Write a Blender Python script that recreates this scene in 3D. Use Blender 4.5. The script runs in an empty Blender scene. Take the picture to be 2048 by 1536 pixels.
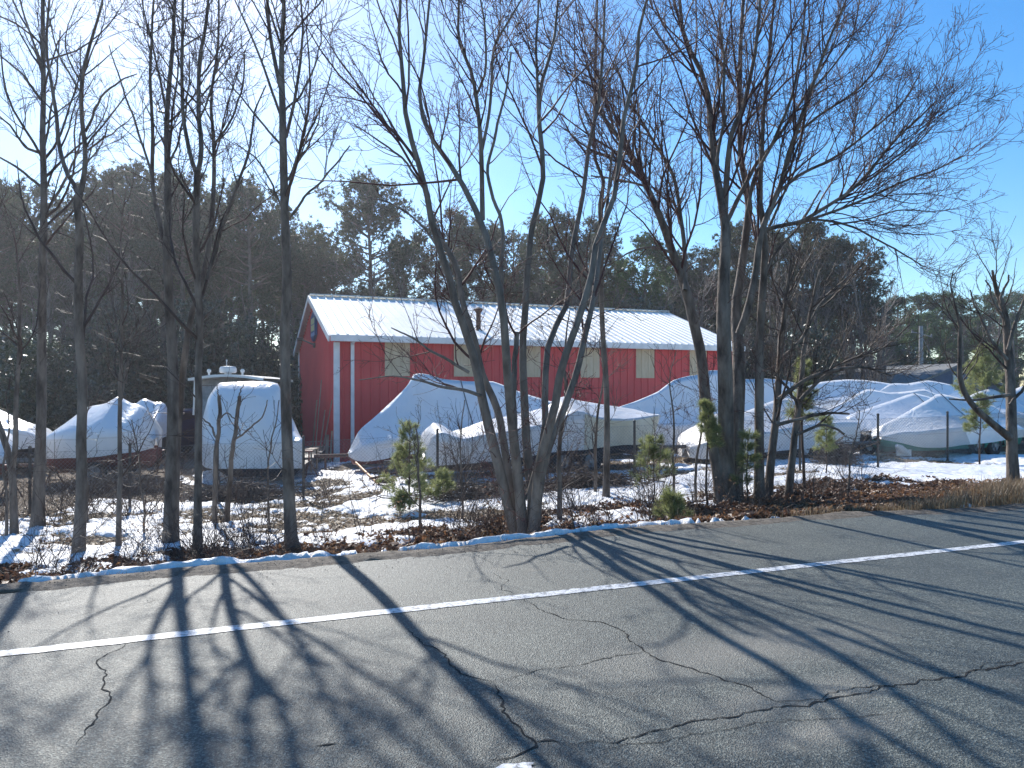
import bpy, bmesh, math, random
import numpy as np
from mathutils import Vector, Matrix

SC = bpy.context.scene
COL = SC.collection
R = math.radians
F, HOR, CAMH = 1500.0, 786.0, 1.6      # focal length and horizon row in photo pixels, eye height in metres

# ------------------------------------------------------------------ camera, sky, sun, exposure
cam = bpy.data.objects.new('camera', bpy.data.cameras.new('camera'))
COL.objects.link(cam)
cam.location = (0, 0, CAMH); cam.rotation_euler = (R(90), 0, 0)
cam.data.sensor_width = 36.0; cam.data.lens = F / 2048 * 36
cam.data.shift_y = (HOR - 768) / 2048
cam.data.clip_start = 0.1; cam.data.clip_end = 5000
SC.camera = cam

SUN_AZ, SUN_EL = -25.5, 34.5            # degrees left of the view axis (+Y), degrees up
world = bpy.data.worlds.new('World'); SC.world = world; world.use_nodes = True
nt = world.node_tree; nt.nodes.clear()
sky = nt.nodes.new('ShaderNodeTexSky'); sky.sky_type = 'NISHITA'; sky.sun_disc = False
sky.sun_elevation = R(SUN_EL); sky.sun_rotation = R(SUN_AZ)
sky.air_density = 1.0; sky.dust_density = 0.35; sky.ozone_density = 3.0; sky.altitude = 0
bgn = nt.nodes.new('ShaderNodeBackground'); bgn.inputs[1].default_value = 0.124
outw = nt.nodes.new('ShaderNodeOutputWorld')
hsv = nt.nodes.new('ShaderNodeHueSaturation'); hsv.inputs['Saturation'].default_value = 1.36; hsv.inputs['Value'].default_value = 1.0
nt.links.new(sky.outputs[0], hsv.inputs['Color']); nt.links.new(hsv.outputs[0], bgn.inputs[0]); nt.links.new(bgn.outputs[0], outw.inputs[0])

sl = bpy.data.lights.new('sun', 'SUN'); sl.energy = 4.5; sl.angle = R(0.53); sl.color = (1.0, 0.955, 0.89)
sun = bpy.data.objects.new('sun', sl); COL.objects.link(sun)
sdir = Vector((math.sin(R(SUN_AZ)) * math.cos(R(SUN_EL)), math.cos(R(SUN_AZ)) * math.cos(R(SUN_EL)), math.sin(R(SUN_EL))))
sun.rotation_euler = sdir.to_track_quat('Z', 'Y').to_euler()
sun.location = (-12, 30, 30)

SC.view_settings.view_transform = 'Standard'; SC.view_settings.look = 'None'
SC.view_settings.exposure = 0.68; SC.view_settings.gamma = 1.0; SC.view_settings.use_curve_mapping = False
SC.cycles.max_bounces = 5; SC.cycles.transparent_max_bounces = 8
SC.cycles.use_adaptive_sampling = True; SC.cycles.adaptive_threshold = 0.015
SC.cycles.sample_clamp_indirect = 6.0
SC.render.use_persistent_data = False

# ------------------------------------------------------------------ helpers: objects
def thing(name, label, cat, loc=(0, 0, 0), group=None, rz=0.0):
    o = bpy.data.objects.new(name, None); COL.objects.link(o)
    o.location = loc; o.rotation_euler = (0, 0, rz); o.empty_display_size = 0.2
    tag(o, label, cat, group); return o

def tag(o, label=None, cat=None, group=None, kind=None):
    if label: o['label'] = label
    if cat: o['category'] = cat
    if group: o['group'] = group
    if kind: o['kind'] = kind
    return o

def link(name, me, mat=None, parent=None, local=False):
    o = bpy.data.objects.new(name, me); COL.objects.link(o)
    if mat is not None and len(me.materials) == 0:
        for m in (mat if isinstance(mat, (list, tuple)) else [mat]): me.materials.append(m)
    if parent is not None:
        o.parent = parent
        if not local and parent.parent is None:   # mesh given in world coordinates
            inv = Matrix.Translation(parent_world(parent)) @ Matrix.Rotation(parent_rot(parent), 4, 'Z')
            o.matrix_parent_inverse = inv.inverted()
    return o

def parent_world(p):
    while p.parent is not None: p = p.parent
    return Vector(p.location)
def parent_rot(p):
    while p.parent is not None: p = p.parent
    return p.rotation_euler[2]

def np_mesh(name, V, Q=None, T=None, smooth=False, matidx=None):
    V = np.asarray(V, np.float32).reshape(-1, 3)
    me = bpy.data.meshes.new(name)
    me.vertices.add(len(V)); me.vertices.foreach_set('co', V.ravel())
    parts = []; starts = []; tot = 0
    if Q is not None and len(Q):
        Q = np.asarray(Q, np.int32).reshape(-1, 4); parts.append(Q.ravel()); starts.append(np.arange(len(Q)) * 4); tot = len(Q) * 4
    if T is not None and len(T):
        T = np.asarray(T, np.int32).reshape(-1, 3); parts.append(T.ravel()); starts.append(tot + np.arange(len(T)) * 3)
    L = np.concatenate(parts); S = np.concatenate(starts).astype(np.int32)
    me.loops.add(len(L)); me.loops.foreach_set('vertex_index', L)
    me.polygons.add(len(S)); me.polygons.foreach_set('loop_start', S)
    if matidx is not None: me.polygons.foreach_set('material_index', np.asarray(matidx, np.int32))
    me.polygons.foreach_set('use_smooth', np.full(len(S), smooth, bool))
    me.update(calc_edges=True); me.validate()
    return me

class MB:
    """collects simple shapes (world coordinates) into one mesh"""
    def __init__(s): s.v = []; s.f = []; s.m = []
    def add(s, vs, fs, mi=0):
        b = len(s.v); s.v += [tuple(v) for v in vs]; s.f += [tuple(b + i for i in f) for f in fs]; s.m += [mi] * len(fs)
    def box(s, c, sx, sy, sz, rz=0.0, mi=0, ax=None):
        """box centred at c with half sizes; ax = 3 axes or rotation about z"""
        if ax is None:
            ca, sa = math.cos(rz), math.sin(rz); ax = (Vector((ca, sa, 0)), Vector((-sa, ca, 0)), Vector((0, 0, 1)))
        c = Vector(c); vs = []
        for i in (-1, 1):
            for j in (-1, 1):
                for k in (-1, 1): vs.append(c + ax[0] * (sx * i) + ax[1] * (sy * j) + ax[2] * (sz * k))
        s.add(vs, [(0, 1, 3, 2), (4, 6, 7, 5), (0, 4, 5, 1), (2, 3, 7, 6), (0, 2, 6, 4), (1, 5, 7, 3)], mi)
    def bar(s, a, b, w, h=None, mi=0):
        a = Vector(a); b = Vector(b); d = (b - a); L = d.length; d.normalize()
        up = Vector((0, 0, 1)) if abs(d.z) < 0.95 else Vector((1, 0, 0))
        x = d.cross(up).normalized(); y = x.cross(d).normalized(); h = w if h is None else h
        s.box((a + b) / 2, w / 2, h / 2, L / 2, mi=mi, ax=(x, y, d))
    def tube(s, pts, r, n=8, mi=0, cap=True):
        pts = [Vector(p) for p in pts]; rs = r if isinstance(r, (list, tuple)) else [r] * len(pts)
        rings = []
        for i, p in enumerate(pts):
            d = (pts[min(i + 1, len(pts) - 1)] - pts[max(i - 1, 0)]).normalized()
            up = Vector((0, 0, 1)) if abs(d.z) < 0.9 else Vector((1, 0, 0))
            x = d.cross(up).normalized(); y = d.cross(x).normalized()
            rings.append([p + (x * math.cos(2 * math.pi * k / n) + y * math.sin(2 * math.pi * k / n)) * rs[i] for k in range(n)])
        vs = [v for q in rings for v in q]; fs = []
        for i in range(len(pts) - 1):
            for k in range(n): fs.append((i * n + k, i * n + (k + 1) % n, (i + 1) * n + (k + 1) % n, (i + 1) * n + k))
        if cap: fs.append(tuple(range(n - 1, -1, -1))); fs.append(tuple((len(pts) - 1) * n + k for k in range(n)))
        s.add(vs, fs, mi)
    def lathe(s, c, axis, prof, n=20, mi=0):
        """prof = [(distance along axis, radius)]"""
        c = Vector(c); a = Vector(axis).normalized()
        up = Vector((0, 0, 1)) if abs(a.z) < 0.9 else Vector((1, 0, 0))
        x = a.cross(up).normalized(); y = a.cross(x).normalized(); vs = []; fs = []
        for (t, r) in prof:
            for k in range(n): vs.append(c + a * t + (x * math.cos(2 * math.pi * k / n) + y * math.sin(2 * math.pi * k / n)) * max(r, 1e-4))
        for i in range(len(prof) - 1):
            for k in range(n): fs.append((i * n + k, i * n + (k + 1) % n, (i + 1) * n + (k + 1) % n, (i + 1) * n + k))
        s.add(vs, fs, mi)
    def build(s, name, mat, parent=None, smooth=False, bevel=0.0, local=False):
        me = bpy.data.meshes.new(name); me.from_pydata([tuple(v) for v in s.v], [], s.f)
        mats = mat if isinstance(mat, (list, tuple)) else [mat]
        for m in mats: me.materials.append(m)
        me.polygons.foreach_set('material_index', s.m)
        bm = bmesh.new(); bm.from_mesh(me); bmesh.ops.recalc_face_normals(bm, faces=bm.faces)
        if bevel > 0: bmesh.ops.bevel(bm, geom=list(bm.edges), offset=bevel, segments=1, affect='EDGES', profile=0.5)
        bm.to_mesh(me); bm.free()
        me.polygons.foreach_set('use_smooth', [smooth] * len(me.polygons)); me.update()
        return link(name, me, None, parent, local)

# ------------------------------------------------------------------ helpers: numpy noise
def _hash(ix, iy, seed):
    h = (ix.astype(np.int64) * 374761393 + iy.astype(np.int64) * 668265263 + seed * 1442695041) & 0xFFFFFFFF
    h = ((h ^ (h >> 13)) * 1274126177) & 0xFFFFFFFF
    return ((h ^ (h >> 16)) & 0xFFFFFF) / float(0xFFFFFF)
def vnoise(x, y, seed=0):
    ix = np.floor(x); iy = np.floor(y); fx = x - ix; fy = y - iy
    fx = fx * fx * (3 - 2 * fx); fy = fy * fy * (3 - 2 * fy)
    a = _hash(ix, iy, seed); b = _hash(ix + 1, iy, seed); c = _hash(ix, iy + 1, seed); d = _hash(ix + 1, iy + 1, seed)
    return (a * (1 - fx) + b * fx) * (1 - fy) + (c * (1 - fx) + d * fx) * fy
def fbm(x, y, seed=0, octv=4, gain=0.5):
    s = 0; a = 1; t = 0
    for i in range(octv):
        s = s + a * vnoise(x * 2 ** i + 17.3 * i, y * 2 ** i - 9.1 * i, seed + i); t += a; a *= gain
    return s / t
def sstep(a, b, x):
    t = np.clip((x - a) / (b - a), 0, 1); return t * t * (3 - 2 * t)

# ------------------------------------------------------------------ the lie of the land
SL = 0.396; CN = 1 / math.sqrt(1 + SL * SL)             # the road runs 21.6 degrees off the picture plane
def edge_wave(X): return 0.10 * np.sin(X * 0.55 + 0.6) + 0.05 * np.sin(X * 1.7) + 0.16 * sstep(0, 2, X) * (1 - sstep(3, 7, X))
def edge_u(X, Y): return (Y - 7.78 - SL * X) * CN - edge_wave(X)      # metres beyond the asphalt's far edge
def lot_h(X): return np.clip(-0.43 + 0.036 * X, -0.72, -0.16)
def ground_h(X, Y, rough=True):
    X = np.asarray(X, float); Y = np.asarray(Y, float)
    u = edge_u(X, Y); lot = lot_h(X)
    h = -0.012 + (lot + 0.012) * sstep(0.2, 1.45, u)
    ditch = -0.06 * np.exp(-((u - 1.9) / 0.8) ** 2)
    berm = 0.12 * sstep(2, 5, X) * np.exp(-((u - 1.7) / 0.8) ** 2)
    h = h + ditch + berm
    if rough: h = h + (fbm(X * 0.7, Y * 0.7, 5) - 0.5) * 0.16 * sstep(0.5, 2, u) + (fbm(X * 5, Y * 5, 9) - 0.5) * 0.05 * sstep(0.3, 1, u)
    h = np.where(u < 0, -0.02, h)
    ub = -11.0 - u
    h = np.where(ub > 0, -0.03 - 0.3 * sstep(0, 3, ub), h)
    return h
def gh(x, y): return float(ground_h(np.array([x]), np.array([y]))[0])

def world_pt(px, py, z):
    """photo pixel + distance along the view axis -> a point of the place"""
    return Vector(((px - 1024) / F * z, z, CAMH + (HOR - py) / F * z))
def on_ground(px, py):
    """where the line of sight through a pixel meets the ground"""
    z = 7.0
    for i in range(600):
        p = world_pt(px, py, z)
        if p.z <= gh(p.x, p.y): break
        z += 0.05
    return Vector((p.x, p.y, gh(p.x, p.y)))
def flat_pt(px, py, h=0.0):
    z = F * (CAMH - h) / (py - HOR); return Vector(((px - 1024) / F * z, z, h))

# ------------------------------------------------------------------ materials
def mat_new(name):
    m = bpy.data.materials.new(name); m.use_nodes = True
    n = m.node_tree; b = n.nodes['Principled BSDF']; return m, n, b
def N(n, t, **kw):
    x = n.nodes.new(t)
    for k, v in kw.items():
        if k in x.inputs.keys(): x.inputs[k].default_value = v
        else: setattr(x, k, v)
    return x
def rgb(c): return (c[0], c[1], c[2], 1.0)
def noise_mat(name, c1, c2, scale=5.0, rough=0.7, bump=0.0, bscale=None, detail=5.0, spec=0.5, stretch=None, rough2=None, contrast=(0.35, 0.65), sub=0.0, coat=0.0):
    m, n, b = mat_new(name)
    tc = N(n, 'ShaderNodeTexCoord'); mp = N(n, 'ShaderNodeMapping'); n.links.new(tc.outputs['Object'], mp.inputs[0])
    if stretch: mp.inputs['Scale'].default_value = stretch
    t = N(n, 'ShaderNodeTexNoise', Scale=scale, Detail=detail, Roughness=0.6); n.links.new(mp.outputs[0], t.inputs['Vector'])
    cr = N(n, 'ShaderNodeValToRGB'); e = cr.color_ramp.elements
    e[0].position, e[1].position = contrast; e[0].color = rgb(c1); e[1].color = rgb(c2)
    n.links.new(t.outputs['Fac'], cr.inputs[0]); n.links.new(cr.outputs[0], b.inputs['Base Color'])
    b.inputs['Roughness'].default_value = rough; b.inputs['Specular IOR Level'].default_value = spec
    if rough2 is not None:
        mr = N(n, 'ShaderNodeMapRange'); mr.inputs[3].default_value = rough; mr.inputs[4].default_value = rough2
        mr.inputs[1].default_value = 0.3; mr.inputs[2].default_value = 0.7
        n.links.new(t.outputs['Fac'], mr.inputs[0]); n.links.new(mr.outputs[0], b.inputs['Roughness'])
    if bump > 0:
        t2 = N(n, 'ShaderNodeTexNoise', Scale=bscale or scale * 3, Detail=6.0, Roughness=0.6); n.links.new(mp.outputs[0], t2.inputs['Vector'])
        bp = N(n, 'ShaderNodeBump', Strength=bump, Distance=0.02); n.links.new(t2.outputs['Fac'], bp.inputs['Height']); n.links.new(bp.outputs[0], b.inputs['Normal'])
    if sub: b.inputs['Subsurface Weight'].default_value = sub; b.inputs['Subsurface Radius'].default_value = (0.1, 0.1, 0.1)
    if coat: b.inputs['Coat Weight'].default_value = coat
    return m
def leaf_mat(name, cols, rough=0.5, trans=0.3, spec=0.5):
    """thin leaves: colour varies from leaf to leaf, some light comes through"""
    m, n, b = mat_new(name)
    g = N(n, 'ShaderNodeNewGeometry'); cr = N(n, 'ShaderNodeValToRGB')
    els = cr.color_ramp.elements
    while len(els) < len(cols): els.new(0.5)
    for i, c in enumerate(cols): els[i].position = i / (len(cols) - 1); els[i].color = rgb(c)
    n.links.new(g.outputs['Random Per Island'], cr.inputs[0]); n.links.new(cr.outputs[0], b.inputs['Base Color'])
    b.inputs['Roughness'].default_value = rough; b.inputs['Specular IOR Level'].default_value = spec
    tr = N(n, 'ShaderNodeBsdfTranslucent'); n.links.new(cr.outputs[0], tr.inputs[0])
    mx = N(n, 'ShaderNodeMixShader'); mx.inputs[0].default_value = trans
    n.links.new(b.outputs[0], mx.inputs[1]); n.links.new(tr.outputs[0], mx.inputs[2])
    n.links.new(mx.outputs[0], n.nodes['Material Output'].inputs[0]); return m

M = {}
M['bark'] = noise_mat('bark', (0.06, 0.044, 0.034), (0.25, 0.20, 0.16), 7, 0.75, 1.0, 30, stretch=(1, 1, 0.3), spec=0.35)
M['bark2'] = noise_mat('bark_smooth', (0.085, 0.07, 0.057), (0.24, 0.20, 0.165), 6, 0.7, 0.5, 24, stretch=(1, 1, 0.35), spec=0.4)
M['twig'] = noise_mat('twig', (0.05, 0.032, 0.026), (0.10, 0.066, 0.05), 4, 0.6, spec=0.3)
M['twigred'] = noise_mat('twig_red', (0.06, 0.024, 0.024), (0.11, 0.05, 0.042), 4, 0.65, spec=0.22)
M['bud'] = noise_mat('bud', (0.14, 0.025, 0.03), (0.2, 0.05, 0.05), 8, 0.5)
M['pinebark'] = noise_mat('pine_bark', (0.11, 0.08, 0.062), (0.27, 0.20, 0.155), 3, 0.85, 0.5, 12, stretch=(1, 1, 0.4))
M['needle'] = leaf_mat('pine_needles', [(0.045, 0.06, 0.032), (0.075, 0.10, 0.045), (0.10, 0.12, 0.06), (0.14, 0.11, 0.07)], 0.5, 0.35)
M['needle2'] = leaf_mat('pine_needles_green', [(0.045, 0.09, 0.022), (0.08, 0.15, 0.035), (0.14, 0.20, 0.06)], 0.5, 0.3)
M['needlelight'] = leaf_mat('young_pine_needles', [(0.15, 0.18, 0.06), (0.27, 0.30, 0.12), (0.42, 0.43, 0.21)], 0.4, 0.55)
M['needleyellow'] = leaf_mat('yellowish_pine_needles', [(0.12, 0.13, 0.02), (0.20, 0.19, 0.03), (0.28, 0.22, 0.06)], 0.4, 0.45)
M['holly'] = leaf_mat('evergreen_leaf', [(0.03, 0.045, 0.025), (0.05, 0.07, 0.035), (0.085, 0.10, 0.055)], 0.3, 0.12, 0.6)
M['leaf'] = leaf_mat('fallen_leaf', [(0.055, 0.028, 0.018), (0.13, 0.065, 0.038), (0.19, 0.10, 0.06), (0.26, 0.16, 0.10), (0.10, 0.055, 0.035)], 0.55, 0.25)
M['deadleaf'] = leaf_mat('dead_leaf', [(0.10, 0.045, 0.025), (0.24, 0.12, 0.06), (0.33, 0.2, 0.10)], 0.55, 0.4)
M['straw'] = leaf_mat('dry_grass', [(0.16, 0.10, 0.055), (0.27, 0.19, 0.11), (0.38, 0.29, 0.18)], 0.55, 0.3)
M['mulch'] = leaf_mat('straw_litter', [(0.26, 0.18, 0.10), (0.38, 0.29, 0.18), (0.5, 0.4, 0.28)], 0.6, 0.2)
M['red'] = None
# ------------------------------------------------------------------ setting: ground, road, snow
def make_ground_mat():
    m, n, b = mat_new('ground_soil')
    tc = N(n, 'ShaderNodeTexCoord')
    t1 = N(n, 'ShaderNodeTexNoise', Scale=1.1, Detail=6.0, Roughness=0.65)
    t2 = N(n, 'ShaderNodeTexNoise', Scale=28.0, Detail=5.0, Roughness=0.7)
    t3 = N(n, 'ShaderNodeTexVoronoi', Scale=45.0)
    for t in (t1, t2, t3): n.links.new(tc.outputs['Object'], t.inputs['Vector'])
    c1 = N(n, 'ShaderNodeValToRGB'); e = c1.color_ramp.elements; e[0].position = 0.35; e[1].position = 0.68
    e[0].color = (0.11, 0.078, 0.052, 1); e[1].color = (0.36, 0.28, 0.19, 1)
    n.links.new(t2.outputs['Fac'], c1.inputs[0])
    c2 = N(n, 'ShaderNodeValToRGB'); e = c2.color_ramp.elements; e[0].position = 0.4; e[1].position = 0.62
    e[0].color = (0.55, 0.5, 0.45, 1); e[1].color = (1, 1, 1, 1)
    n.links.new(t1.outputs['Fac'], c2.inputs[0])
    mx = N(n, 'ShaderNodeMix', data_type='RGBA', blend_type='MULTIPLY'); mx.inputs[0].default_value = 1
    n.links.new(c1.outputs[0], mx.inputs[6]); n.links.new(c2.outputs[0], mx.inputs[7])
    n.links.new(mx.outputs[2], b.inputs['Base Color']); b.inputs['Roughness'].default_value = 0.9
    bp = N(n, 'ShaderNodeBump', Strength=0.9, Distance=0.03)
    n.links.new(t3.outputs['Distance'], bp.inputs['Height']); n.links.new(bp.outputs[0], b.inputs['Normal'])
    return m
def make_asphalt_mat():
    m, n, b = mat_new('old_asphalt')
    tc = N(n, 'ShaderNodeTexCoord')
    fine = N(n, 'ShaderNodeTexVoronoi', Scale=120.0); med = N(n, 'ShaderNodeTexNoise', Scale=42.0, Detail=4.0, Roughness=0.7)
    big = N(n, 'ShaderNodeTexNoise', Scale=0.8, Detail=5.0, Roughness=0.6); stain = N(n, 'ShaderNodeTexNoise', Scale=2.3, Detail=5.0)
    for t in (fine, med, big, stain): n.links.new(tc.outputs['Object'], t.inputs['Vector'])
    # each stone of the aggregate has its own grey
    c1 = N(n, 'ShaderNodeValToRGB'); e = c1.color_ramp.elements; e[0].position = 0.0; e[0].color = (0.026, 0.033, 0.031, 1)
    e[1].position = 1.0; e[1].color = (0.21, 0.225, 0.20, 1); x = e.new(0.62); x.color = (0.062, 0.074, 0.068, 1)
    sep = N(n, 'ShaderNodeSeparateColor'); n.links.new(fine.outputs['Color'], sep.inputs[0]); n.links.new(sep.outputs[0], c1.inputs[0])
    c2 = N(n, 'ShaderNodeValToRGB'); e = c2.color_ramp.elements; e[0].position = 0.3; e[1].position = 0.7
    e[0].color = (0.62, 0.66, 0.68, 1); e[1].color = (1.2, 1.18, 1.12, 1); n.links.new(big.outputs['Fac'], c2.inputs[0])
    mx = N(n, 'ShaderNodeMix', data_type='RGBA', blend_type='MULTIPLY'); mx.inputs[0].default_value = 1
    n.links.new(c1.outputs[0], mx.inputs[6]); n.links.new(c2.outputs[0], mx.inputs[7])
    # pale sandy worn patches
    c3 = N(n, 'ShaderNodeValToRGB'); e = c3.color_ramp.elements; e[0].position = 0.64; e[1].position = 0.80
    e[0].color = (0, 0, 0, 1); e[1].color = (0.4, 0.4, 0.4, 1); n.links.new(stain.outputs['Fac'], c3.inputs[0])
    mx2 = N(n, 'ShaderNodeMix', data_type='RGBA'); n.links.new(c3.outputs[0], mx2.inputs[0])
    n.links.new(mx.outputs[2], mx2.inputs[6]); mx2.inputs[7].default_value = (0.26, 0.22, 0.17, 1)
    # two sandy worn spots beside the long crack
    last = mx2.outputs[2]
    for (qx, qy, sx_, sy_) in ((1620, 1390, .55, .16), (1660, 1462, .4, .12), (1490, 1300, .9, .3)):
        c_ = flat_pt(qx, qy); mp = N(n, 'ShaderNodeMapping'); mp.vector_type = 'TEXTURE'; mp.inputs['Location'].default_value = (c_.x, c_.y, 0); mp.inputs['Rotation'].default_value = (0, 0, math.atan(SL)); mp.inputs['Scale'].default_value = (sx_ * 1.6, sy_ * 1.6, 1)
        n.links.new(tc.outputs['Object'], mp.inputs[0]); gr = N(n, 'ShaderNodeTexGradient', gradient_type='SPHERICAL'); n.links.new(mp.outputs[0], gr.inputs[0])
        mu = N(n, 'ShaderNodeMath', operation='MULTIPLY'); n.links.new(gr.outputs['Fac'], mu.inputs[0]); n.links.new(med.outputs['Fac'], mu.inputs[1])
        mz = N(n, 'ShaderNodeMix', data_type='RGBA'); n.links.new(mu.outputs[0], mz.inputs[0]); n.links.new(last, mz.inputs[6]); mz.inputs[7].default_value = (0.30, 0.27, 0.22, 1); last = mz.outputs[2]
    n.links.new(last, b.inputs['Base Color'])
    b.inputs['Roughness'].default_value = 0.6; b.inputs['Specular IOR Level'].default_value = 0.5
    ad = N(n, 'ShaderNodeMath', operation='ADD'); n.links.new(fine.outputs['Distance'], ad.inputs[0]); n.links.new(med.outputs['Fac'], ad.inputs[1])
    bp = N(n, 'ShaderNodeBump', Strength=0.75, Distance=0.006); n.links.new(ad.outputs[0], bp.inputs['Height']); n.links.new(bp.outputs[0], b.inputs['Normal'])
    return m
M['ground'] = make_ground_mat(); M['asphalt'] = make_asphalt_mat()
M['crack'] = noise_mat('crack_dark', (0.02, 0.02, 0.02), (0.05, 0.05, 0.048), 30, 0.95, spec=0.1)  # near-black colour of the crack strips
M['grit'] = noise_mat('roadside_grit', (0.055, 0.045, 0.035), (0.19, 0.16, 0.125), 14, 0.9, 0.9, 60)

def make_paint_mat():
    m, n, b = mat_new('road_paint')
    tc = N(n, 'ShaderNodeTexCoord'); t = N(n, 'ShaderNodeTexNoise', Scale=17.0, Detail=9.0, Roughness=0.82); n.links.new(tc.outputs['Object'], t.inputs['Vector'])
    cr = N(n, 'ShaderNodeValToRGB'); e = cr.color_ramp.elements; e[0].position = 0.42; e[1].position = 0.51
    e[0].color = (0.13, 0.135, 0.14, 1); e[1].color = (0.66, 0.67, 0.68, 1); n.links.new(t.outputs['Fac'], cr.inputs[0]); n.links.new(cr.outputs[0], b.inputs['Base Color'])
    b.inputs['Roughness'].default_value = 0.5
    bp = N(n, 'ShaderNodeBump', Strength=0.5, Distance=0.004); n.links.new(t.outputs['Fac'], bp.inputs['Height']); n.links.new(bp.outputs[0], b.inputs['Normal']); return m
M['paint'] = make_paint_mat()

def make_snow_mat():
    m, n, b = mat_new('old_snow')
    tc = N(n, 'ShaderNodeTexCoord'); t = N(n, 'ShaderNodeTexNoise', Scale=7.0, Detail=7.0, Roughness=0.65); n.links.new(tc.outputs['Object'], t.inputs['Vector'])
    t2 = N(n, 'ShaderNodeTexNoise', Scale=60.0, Detail=4.0); n.links.new(tc.outputs['Object'], t2.inputs['Vector'])
    cr = N(n, 'ShaderNodeValToRGB'); e = cr.color_ramp.elements; e[0].position = 0.3; e[1].position = 0.55
    e[0].color = (0.62, 0.60, 0.57, 1); e[1].color = (0.88, 0.89, 0.91, 1); n.links.new(t.outputs['Fac'], cr.inputs[0]); n.links.new(cr.outputs[0], b.inputs['Base Color'])
    b.inputs['Roughness'].default_value = 0.55; b.inputs['Specular IOR Level'].default_value = 0.4
    ad = N(n, 'ShaderNodeMath', operation='ADD'); n.links.new(t.outputs['Fac'], ad.inputs[0]); n.links.new(t2.outputs['Fac'], ad.inputs[1])
    bp = N(n, 'ShaderNodeBump', Strength=0.6, Distance=0.03); n.links.new(ad.outputs[0], bp.inputs['Height']); n.links.new(bp.outputs[0], b.inputs['Normal']); return m
M['snow'] = make_snow_mat()

def spread(a, b, step, far, grow=1.25):
    """grid lines: even between a and b, wider and wider outside"""
    mid = list(np.arange(a, b, step)); lo = []; hi = []; s = step; x = a
    while x > far[0]: s *= grow; x -= s; lo.append(x)
    s = step; x = mid[-1]
    while x < far[1]: s *= grow; x += s; hi.append(x)
    return np.array(lo[::-1] + mid + hi)
def grid_faces(nx, ny):
    i = np.arange(nx - 1)[:, None] * ny + np.arange(ny - 1)[None, :]
    return np.stack([i, i + ny, i + ny + 1, i + 1], -1).reshape(-1, 4)
gx = spread(-9, 14, 0.08, (-1500, 1500)); gy = spread(5.2, 22, 0.07, (-300, 2500))
GX, GY = np.meshgrid(gx, gy, indexing='ij'); GZ = ground_h(GX, GY)
GZ = np.where((GY > 60) | (np.abs(GX) > 60), np.where(GY > 60, np.maximum(GZ, -0.5), GZ), GZ)
me = np_mesh('ground', np.stack([GX, GY, GZ], -1), grid_faces(len(gx), len(gy)), smooth=True)
tag(link('ground', me, M['ground']), kind='structure')

# road: the asphalt sheet with a crumbled far edge
def road_pt(X, u): return X - SL * CN * 0, 7.78 + SL * X + (edge_wave(X) + u) / CN
ex = np.concatenate([np.arange(-400, -9, 8.0), np.arange(-9, 16, 0.03), np.arange(16, 420, 8.0)])
jag = (fbm(ex * 6, ex * 0 + 3, 21) - 0.5) * 0.16
rows = [(0, 0.0, -0.05), (0, 0.0, 0.0), (-0.25, 0, 0.0), (-11.0, 0, 0.0)]
RV = []
for u, _, zz in rows:
    x = ex; y = 7.78 + SL * x + (edge_wave(x) + u) / CN + (jag if u == 0 else 0)
    RV.append(np.stack([x, y, np.full_like(x, zz)], -1))
RV = np.array(RV); nr, nc = RV.shape[:2]
me_r = np_mesh('road', RV.reshape(-1, 3), grid_faces(nr, nc), smooth=False)
rq_ok = link('road', me_r, [M['asphalt'], M['crack']])
tag(rq_ok, kind='structure')

def crack_strip(pts, w0, w1, seed, lift=0.003, jit=0.018):
    """a ragged dark opening following pixel points on the asphalt"""
    rg = random.Random(seed); P = [flat_pt(x, y) for x, y in pts]; out = []
    for a, b in zip(P[:-1], P[1:]):
        L = (b - a).length; k = max(2, int(L / 0.035))
        for i in range(k): out.append(a.lerp(b, i / k))
    out.append(P[-1]); n = len(out); V = []; off = 0
    for i, p in enumerate(out):
        d = (out[min(i + 1, n - 1)] - out[max(i - 1, 0)]).normalized(); nrm = Vector((-d.y, d.x, 0))
        off = off * 0.75 + rg.uniform(-jit, jit); t = i / max(1, n - 1)
        w = 0.72 * (w0 + (w1 - w0) * t) * rg.uniform(0.35, 1.35) * min(1, 6 * min(t, 1 - t) + 0.2)
        q = p + nrm * off; V += [q - nrm * w / 2 + Vector((0, 0, lift)), q + nrm * w / 2 + Vector((0, 0, lift))]
    return V, [(2 * i, 2 * i + 2, 2 * i + 3, 2 * i + 1) for i in range(n - 1)]
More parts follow.
